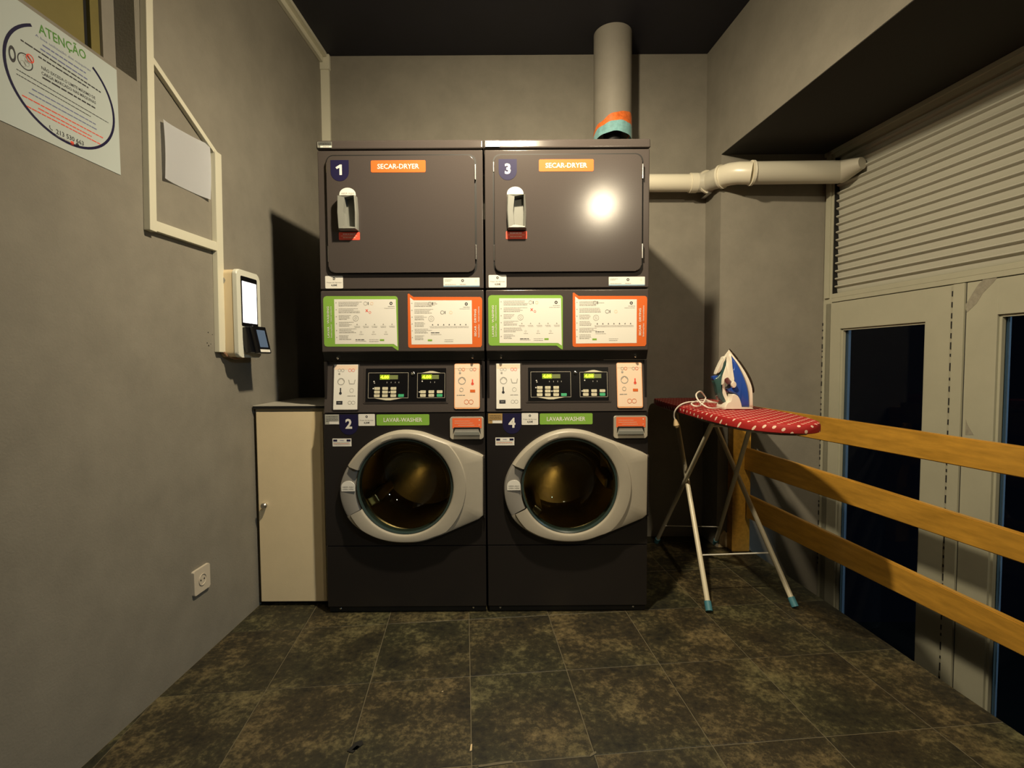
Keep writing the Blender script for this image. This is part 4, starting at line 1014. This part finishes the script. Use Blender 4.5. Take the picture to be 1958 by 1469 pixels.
# outer jamb strip at each pane's far edge, coloured near-white for the street gleam
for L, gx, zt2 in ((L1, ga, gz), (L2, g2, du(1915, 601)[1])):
    mb = MB(); dbox(mb, gx + .0005, gx + .0135, -.44, zt2 - .002, -.0405, -.056 if L is L1 else -.049, mat('jamb_gleam', (.9, .93, .95), .35), .001); mb.build('jamb_gleam_strip', L, label='outer jamb strip coloured pale for the street gleam')
# meeting stile and weather strips
mb = MB(); dbox(mb, xb + .001, xc_ - .002, -.53, ztd, .010, -.05, door_m); ms = mb.build('cover_strip', L1)
xs_ = xb - .008; mb = MB(); z = -.4
while z < ztd - .02:
    l_ = random.choice((.012, .022, .030, .034)); dbox(mb, xs_ - .003, xs_ + .003, z, z + l_, .0025, -.001, strip_m, 0); z += l_ + random.uniform(.010, .03)
mb.build('brush_seal', L1, label='broken black seal line')
mb = MB(); z = -.1
while z < ztd - .1:
    l_ = random.choice((.008, .015, .025)); dbox(mb, .0, .006, z, z + l_, .0025, -.001, strip_m, 0); z += l_ + random.uniform(.010, .035)
mb.build('brush_seal', L1)
mb = MB(); dbox(mb, xc_ - .0018, xc_ + .0008, -.53, ztd, .0005, -.02, strip_m, 0); mb.build('gap_line', L2)
def patch(pts, nm, par):
    mb = MB(); P = [du(*p) for p in pts]; mb.prism(P, min(0, .0008 * sgn), max(0, .0008 * sgn), tape_m, MD); mb.build(nm, par, label='torn grey tape remnant')
patch([(1849, 598), (1845, 585), (1870, 545), (1880, 535), (1907, 531), (1900, 540), (1880, 560), (1868, 580)], 'tape_remnant', L2)
patch([(1847, 802), (1850, 812), (1862, 832), (1846, 832)], 'tape_remnant', L2)
# outside: dark street wall
slab([(3.3, YF - .1), (3.4, YF - .1), (3.4, YB), (3.3, YB)], -.62, 3.2, 'wall_outside', black_m, 'dark street wall outside')

# ------------------------------------------------------------------ wooden railing
RA = Vector((1.325, 2.79, 0)); RB = Vector((1.500, 1.44, 0)); rd = (RB - RA).normalized(); RE = RA + rd * 2.5
rl = thing('railing', 'varnished wooden railing of three boards between floor edge and doors', 'railing', (1.31, 2.82, 0))
Lr = Matrix.Translation((-1.31, -2.82, 0))
px0, px1 = 1.238, 1.338
MB().box((px0, 2.795, .0012), (px1, 2.862, .80), wood_m, .003, Lr).build('post', rl)
pe = RA + rd * 2.44
MB().box((pe.x + .001, pe.y - .04, .0012), (pe.x + .08, pe.y + .04, .84), wood_m, .003, Lr).build('post', rl)
nn = Vector((-rd.y, rd.x, 0));  nn = nn if nn.x < 0 else -nn
def board(zt0, zt1, h0, h1, s0, name='rail_board'):
    bm = bmesh.new(); A = RA + rd * s0; vs = []
    for p, zt_, h in ((A, zt0, h0), (RE, zt1, h1)):
        for o_ in (0, .022):
            for zz in (zt_ - h, zt_): vs.append(bm.verts.new((p.x + nn.x * o_, p.y + nn.y * o_, zz)))
    for f in ((0, 1, 3, 2), (4, 6, 7, 5), (0, 4, 5, 1), (2, 3, 7, 6), (1, 5, 7, 3), (0, 2, 6, 4)): bm.faces.new([vs[i] for i in f])
    bmesh.ops.recalc_face_normals(bm, faces=bm.faces); bmesh.ops.bevel(bm, geom=bm.edges[:], offset=.003, segments=2, affect='EDGES')
    MB().add(bm, wood_m, Lr, True).build(name, rl)
def zat(px, py):
    p = PP(px, py, RA[:2], RB[:2]); return p.z, (p - RA).dot(rd)
def brd(tl, bl, trr, brr, s0):
    (z1_, s1), (z2_, s2) = zat(*tl), zat(*trr); (z3_, s3), (z4_, s4) = zat(*bl), zat(*brr)
    k = (z2_ - z1_) / (s2 - s1); top0 = z1_ + k * (s0 - s1); top1 = z1_ + k * (2.5 - s1)
    k2 = (z4_ - z3_) / (s4 - s3); b0 = z3_ + k2 * (s0 - s3); b1_ = z3_ + k2 * (2.5 - s3)
    print('board', round(top0, 3), round(top1, 3), round(b0, 3), round(b1_, 3)); board(top0, top1, top0 - b0, top1 - b1_, s0)
brd((1600, 800), (1600, 846), (1958, 853), (1958, 912), -.02)
brd((1500, 877), (1500, 921), (1958, 1019), (1958, 1074), -.02)
brd((1500, 976), (1500, 1022), (1958, 1190), (1958, 1249), .02)

# ------------------------------------------------------------------ ironing board
BZ = .860; IB = thing('ironing_board', 'folding ironing board with red white-dotted cover and cream legs', 'ironing board', (1.0, 2.4, 0))
Li = Matrix.Translation((-1.0, -2.4, 0))
L_ = [(.835, 2.95), (.822, 2.8), (.815, 2.6), (.815, 2.36), (.822, 2.15), (.840, 1.95), (.865, 1.84), (.90, 1.775), (.95, 1.735), (1.01, 1.72), (1.06, 1.735), (1.10, 1.78), (1.135, 1.87), (1.16, 2.0), (1.175, 2.15), (1.18, 2.36), (1.178, 2.6), (1.165, 2.8), (1.14, 2.95), (1.10, 2.985), (.99, 2.995), (.87, 2.985)]
def board_top():
    # smooth outline then dome the edge
    n = len(L_); P = []
    for i in range(n):
        p0, p1, p2, p3 = [Vector(L_[(i + k) % n]) for k in (-1, 0, 1, 2)]
        for t in (0, .33, .66): P.append(.5 * ((2 * p1) + (p2 - p0) * t + (2 * p0 - 5 * p1 + 4 * p2 - p3) * t * t + (3 * p1 - p0 - 3 * p2 + p3) * t ** 3))
    c = Vector((1.0, 2.36)); bm = bmesh.new(); uv = bm.loops.layers.uv.new('UVMap')
    def inset(d): return [p + (c - p).normalized() * d for p in P]
    lev = [(0.012, BZ - .034), (0.001, BZ - .030), (0, BZ - .020), (.001, BZ - .008), (.006, BZ - .001), (.014, BZ)]
    rows = []; uvs = []
    for d, z in lev:
        q = inset(d); rows.append([bm.verts.new((p.x, p.y, z)) for p in q])
        ex = (BZ - z) if d <= .006 else 0
        uvs.append([(p.x + (p - c).normalized().x * (BZ - z), p.y + (p - c).normalized().y * (BZ - z)) for p in inset(min(d, .014))])
    m = len(P)
    for j in range(len(rows) - 1):
        for i in range(m):
            f = bm.faces.new((rows[j][i], rows[j][(i + 1) % m], rows[j + 1][(i + 1) % m], rows[j + 1][i]))
            for l, q in zip(f.loops, (uvs[j][i], uvs[j][(i + 1) % m], uvs[j + 1][(i + 1) % m], uvs[j + 1][i])): l[uv].uv = q
    f = bm.faces.new(rows[-1])
    for l, q in zip(f.loops, uvs[-1]): l[uv].uv = q
    f = bm.faces.new(rows[0][::-1])
    bmesh.ops.triangulate(bm, faces=[g for g in bm.faces if len(g.verts) > 4])
    bmesh.ops.recalc_face_normals(bm, faces=bm.faces)
    return bm
MB().add(board_top(), cloth_m, Li, True).build('padded_cover', IB, label='red cloth cover with white dots')
MB().prism([(p[0] * .86 + .14 * 1.0, p[1] * .92 + .08 * 2.36) for p in L_], BZ - .045, BZ - .0345, mat('board_steel', (.25, .24, .2), .4, metal=.5), Li).build('board_plate', IB)
zt_l = BZ - .046
def foot(px, py): p = PZ(px, py, .0); return p
f1 = foot(1355, 1171); f2 = foot(1518, 1163); f3 = foot(1256, 1040); f4 = foot(1368, 1043)
t1 = Vector((.905, 2.78, zt_l)); t2 = Vector((1.09, 2.78, zt_l)); t3 = Vector((.875, 2.18, zt_l)); t4 = Vector((1.045, 2.18, zt_l))
def leg(a, b, r, nm='leg'):
    a = a + Vector((0, 0, .018)); d = (b - a)
    o = MB().tube([a, b], r, leg_m, 14, Li).build(nm, IB)
    MB().tube([a - d.normalized() * .012, a + d.normalized() * .028], r + .0035, foot_m, 14, Li).build('rubber_foot', o, label='blue rubber foot')
leg(f1, t1, .0115); leg(f2, t2, .0115); leg(f3, t3, .0105); leg(f4, t4, .0105)
lerp = lambda a, b, t: a + (b - a) * t
def cross(a, ta, b, tb, t, r, nm='crossbar', sag=0):
    A = lerp(a, ta, t); B = lerp(b, tb, t); Mx = (A + B) / 2 - Vector((0, 0, sag))
    MB().tube([A, Mx, B], r, wire_m, 8, Li).build(nm, IB)
cross(f1, t1, f2, t2, .232, .0035); cross(f3, t3, f4, t4, .19, .0028); cross(f3, t3, f4, t4, .98, .008); cross(f1, t1, f2, t2, .98, .008)
# ------------------------------------------------------------------ iron
IY = 2.30
def iq(x, y, dy=0): p = PY(1320 + x / 10.494, 660 + y / 10.494, IY); return (p.x, p.z)
ib = iq(900, 1335); IO = Vector((ib[0], IY, ib[1]))
iz_shift = BZ + .0005 - ib[1]
iron = thing('steam_iron', 'blue and white steam iron standing upright on the red board', 'iron', (ib[0], IY, BZ + .0005))
tipz = iq(785, 130)[1] - ib[1]
def wid(h, k=1.0):      # half width against height above the heel
    t = max(0, min(1, h / tipz)); return k * .052 * max(.04, (1 - t ** 2.2))
def side(name, crop, k, m, m2=None, bev=.88, w0=None, label=None, sm=True):
    P = [iq(x, y) for x, y in crop]; P = [(x - ib[0], z - ib[1]) for x, z in P]
    A = sum(P[i][0] * P[(i + 1) % len(P)][1] - P[(i + 1) % len(P)][0] * P[i][1] for i in range(len(P)))
    if A < 0: P = P[::-1]
    # refine the outline
    P = [Vector(p) for p in P]
    for _ in range(2 if sm else 1):
        Q = []
        for i in range(len(P)):
            a, b, d = P[i - 1], P[i], P[(i + 1) % len(P)]
            sharp = (b - a).length > 1e-6 and (d - b).length > 1e-6 and (b - a).normalized().dot((d - b).normalized()) < .35
            if sharp or not sm: Q += [b, b.lerp(d, .5)] if not sm else [b]
            else: Q += [b.lerp(a, .25), b.lerp(d, .25)]
        P = Q
    n = len(P); cx = sum(p.x for p in P) / n; cz = sum(p.y for p in P) / n
    bm = bmesh.new(); rows = []
    for s_, sc in ((1, bev), (.95, (bev + 1) / 2), (.80, .985), (.5, 1), (-.5, 1), (-.80, .985), (-.95, (bev + 1) / 2), (-1, bev)):
        rows.append([bm.verts.new((cx + (p.x - cx) * sc, -s_ * (wid(p.y, k) if w0 is None else w0), cz + (p.y - cz) * sc)) for p in P])
    for j in range(7):
        for i in range(n): bm.faces.new((rows[j][i], rows[j][(i + 1) % n], rows[j + 1][(i + 1) % n], rows[j + 1][i]))
    bm.faces.new(rows[0][::-1]); bm.faces.new(rows[-1])
    bmesh.ops.triangulate(bm, faces=[f for f in bm.faces if len(f.verts) > 4])
    bmesh.ops.recalc_face_normals(bm, faces=bm.faces)
    return MB().add(bm, m, None, True).build(name, iron, label=label)
side('soleplate', [(785, 128), (870, 230), (960, 370), (1040, 510), (1110, 650), (1160, 780), (1200, 960), (1190, 1010), (1165, 960), (1120, 800), (1050, 620), (950, 430), (860, 290), (780, 160)], 1.04, sole_m, label='dark metal soleplate')
side('skirt', [(780, 160), (860, 290), (950, 430), (1050, 620), (1120, 800), (1165, 960), (1165, 1320), (1095, 1320), (1090, 1000), (1040, 780), (950, 540), (880, 390), (810, 275), (770, 200)], 1.0, irw, label='white skirt above the soleplate')
side('water_tank', [(815, 280), (880, 390), (950, 540), (1040, 780), (1085, 1000), (1098, 1295), (940, 1295), (915, 1150), (865, 1050), (790, 1015), (720, 1000), (700, 930), (800, 920), (830, 850), (815, 640), (808, 450)], .93, irb, label='glossy blue tank')
side('body', [(775, 150), (812, 275), (806, 450), (815, 640), (828, 790), (790, 850), (730, 770), (695, 718), (655, 725), (600, 760), (580, 850), (590, 700), (640, 560), (685, 420), (690, 300), (690, 270)], .86, irw, label='white upper body')
side('heel', [(600, 1335), (590, 1290), (640, 1200), (700, 1190), (735, 1110), (745, 1030), (800, 1020), (870, 1055), (915, 1150), (945, 1295), (1170, 1300), (1185, 1335)], 1.0, irw, label='white heel')
side('handle', [(655, 730), (600, 740), (575, 850), (590, 980), (620, 1090), (690, 1230), (750, 1200), (720, 1110), (680, 1000), (655, 880)], .0, irw, w0=.018, label='white handle loop')
side('handle_grip', [(680, 300), (640, 440), (590, 620), (500, 700), (440, 760), (490, 900), (520, 1080), (560, 1170), (680, 1215), (615, 1080), (585, 950), (578, 800), (600, 700), (650, 560), (690, 420)], .0, irt, w0=.021, label='dark teal grip')
side('spray_cap', [(640, 290), (690, 275), (690, 330), (640, 400), (620, 500), (570, 610), (490, 640), (500, 590), (590, 390), (630, 330)], .0, irw, w0=.017, label='white filler cap')
side('steam_button', [(425, 690), (480, 665), (555, 670), (550, 720), (510, 800), (470, 780), (435, 740)], .0, irb, w0=.014, label='blue steam button')
q = iq(765, 840); MB().lathe([(.0, 0), (.011, 0), (.012, .006), (.010, .012), (0, .013)], irw, Matrix.Translation((q[0] - ib[0], -.047, q[1] - ib[1])) @ Matrix.Rotation(PI / 2, 4, 'X') @ Matrix.Scale(1.3, 4, (0, 1, 0)), 20).build('dial', iron, label='white dial')
cp_ = [(1378, 779, 2.28), (1367, 781, 2.22), (1355, 780, 2.2), (1342, 773, 2.22), (1334, 764, 2.24), (1331, 756, 2.26), (1334, 751, 2.28), (1340, 749, 2.30), (1347, 757, 2.32), (1349, 762, 2.32), (1345, 770, 2.28), (1337, 776.5, 2.26), (1329, 777, 2.26), (1322, 773, 2.28), (1327, 769, 2.32), (1340, 765.5, 2.38), (1350, 765, 2.4), (1362, 769, 2.38), (1371, 770.5, 2.36), (1355, 769, 2.34), (1335, 768.5, 2.34), (1318, 769, 2.34), (1304, 773, 2.34), (1295, 780, 2.35), (1290, 788, 2.36), (1289, 797, 2.37), (1291, 803, 2.37)]
pts = []
CP = [PY(*c) for c in cp_]
for v in CP[:-5]: v.z = max(v.z, BZ + .0045)
CPn = len(CP)
for i in range(CPn - 1):
    p0, p1, p2, p3 = CP[max(i - 1, 0)], CP[i], CP[i + 1], CP[min(i + 2, CPn - 1)]
    for t in (0, .25, .5, .75): pts.append(.5 * ((2 * p1) + (p2 - p0) * t + (2 * p0 - 5 * p1 + 4 * p2 - p3) * t * t + (3 * p1 - p0 - 3 * p2 + p3) * t ** 3))
Lo = Matrix.Translation((-ib[0], -IY, -BZ - .0005))
crd_ = MB().tube(pts, .0035, cord_m, 8, Lo).build('cord', iron, label='white looped cord')
a = PY(1291, 802, 2.37); b = PY(1294, 818, 2.37)
MB().tube([a, lerp(a, b, .3), lerp(a, b, .7), b], [.005, .010, .014, .008], mat('plug_cream', (.6, .45, .25), .5), 12, Lo).build('plug', crd_, label='cream taped plug end')

# ------------------------------------------------------------------ ceiling lamps (above the frame)
lampmat = mat('lamp_holder', (.03, .03, .03), .4)
for i, p in enumerate((LA, LB)):
    t = thing('pendant_lamp', ('black pendant lamp holder above the machines', 'black pendant lamp holder above the middle of the room')[i], 'lamp', (p[0], p[1], CEIL))
    MB().tube([(0, 0, -.001), (0, 0, p[2] + .13 - CEIL)], .004, lampmat, 8).build('flex', t)
    MB().lathe([(0, 0), (.022, 0), (.024, -.05), (0, -.05)], lampmat, Matrix.Translation((0, 0, p[2] + .13 - CEIL)), 16).build('lamp_holder', t)
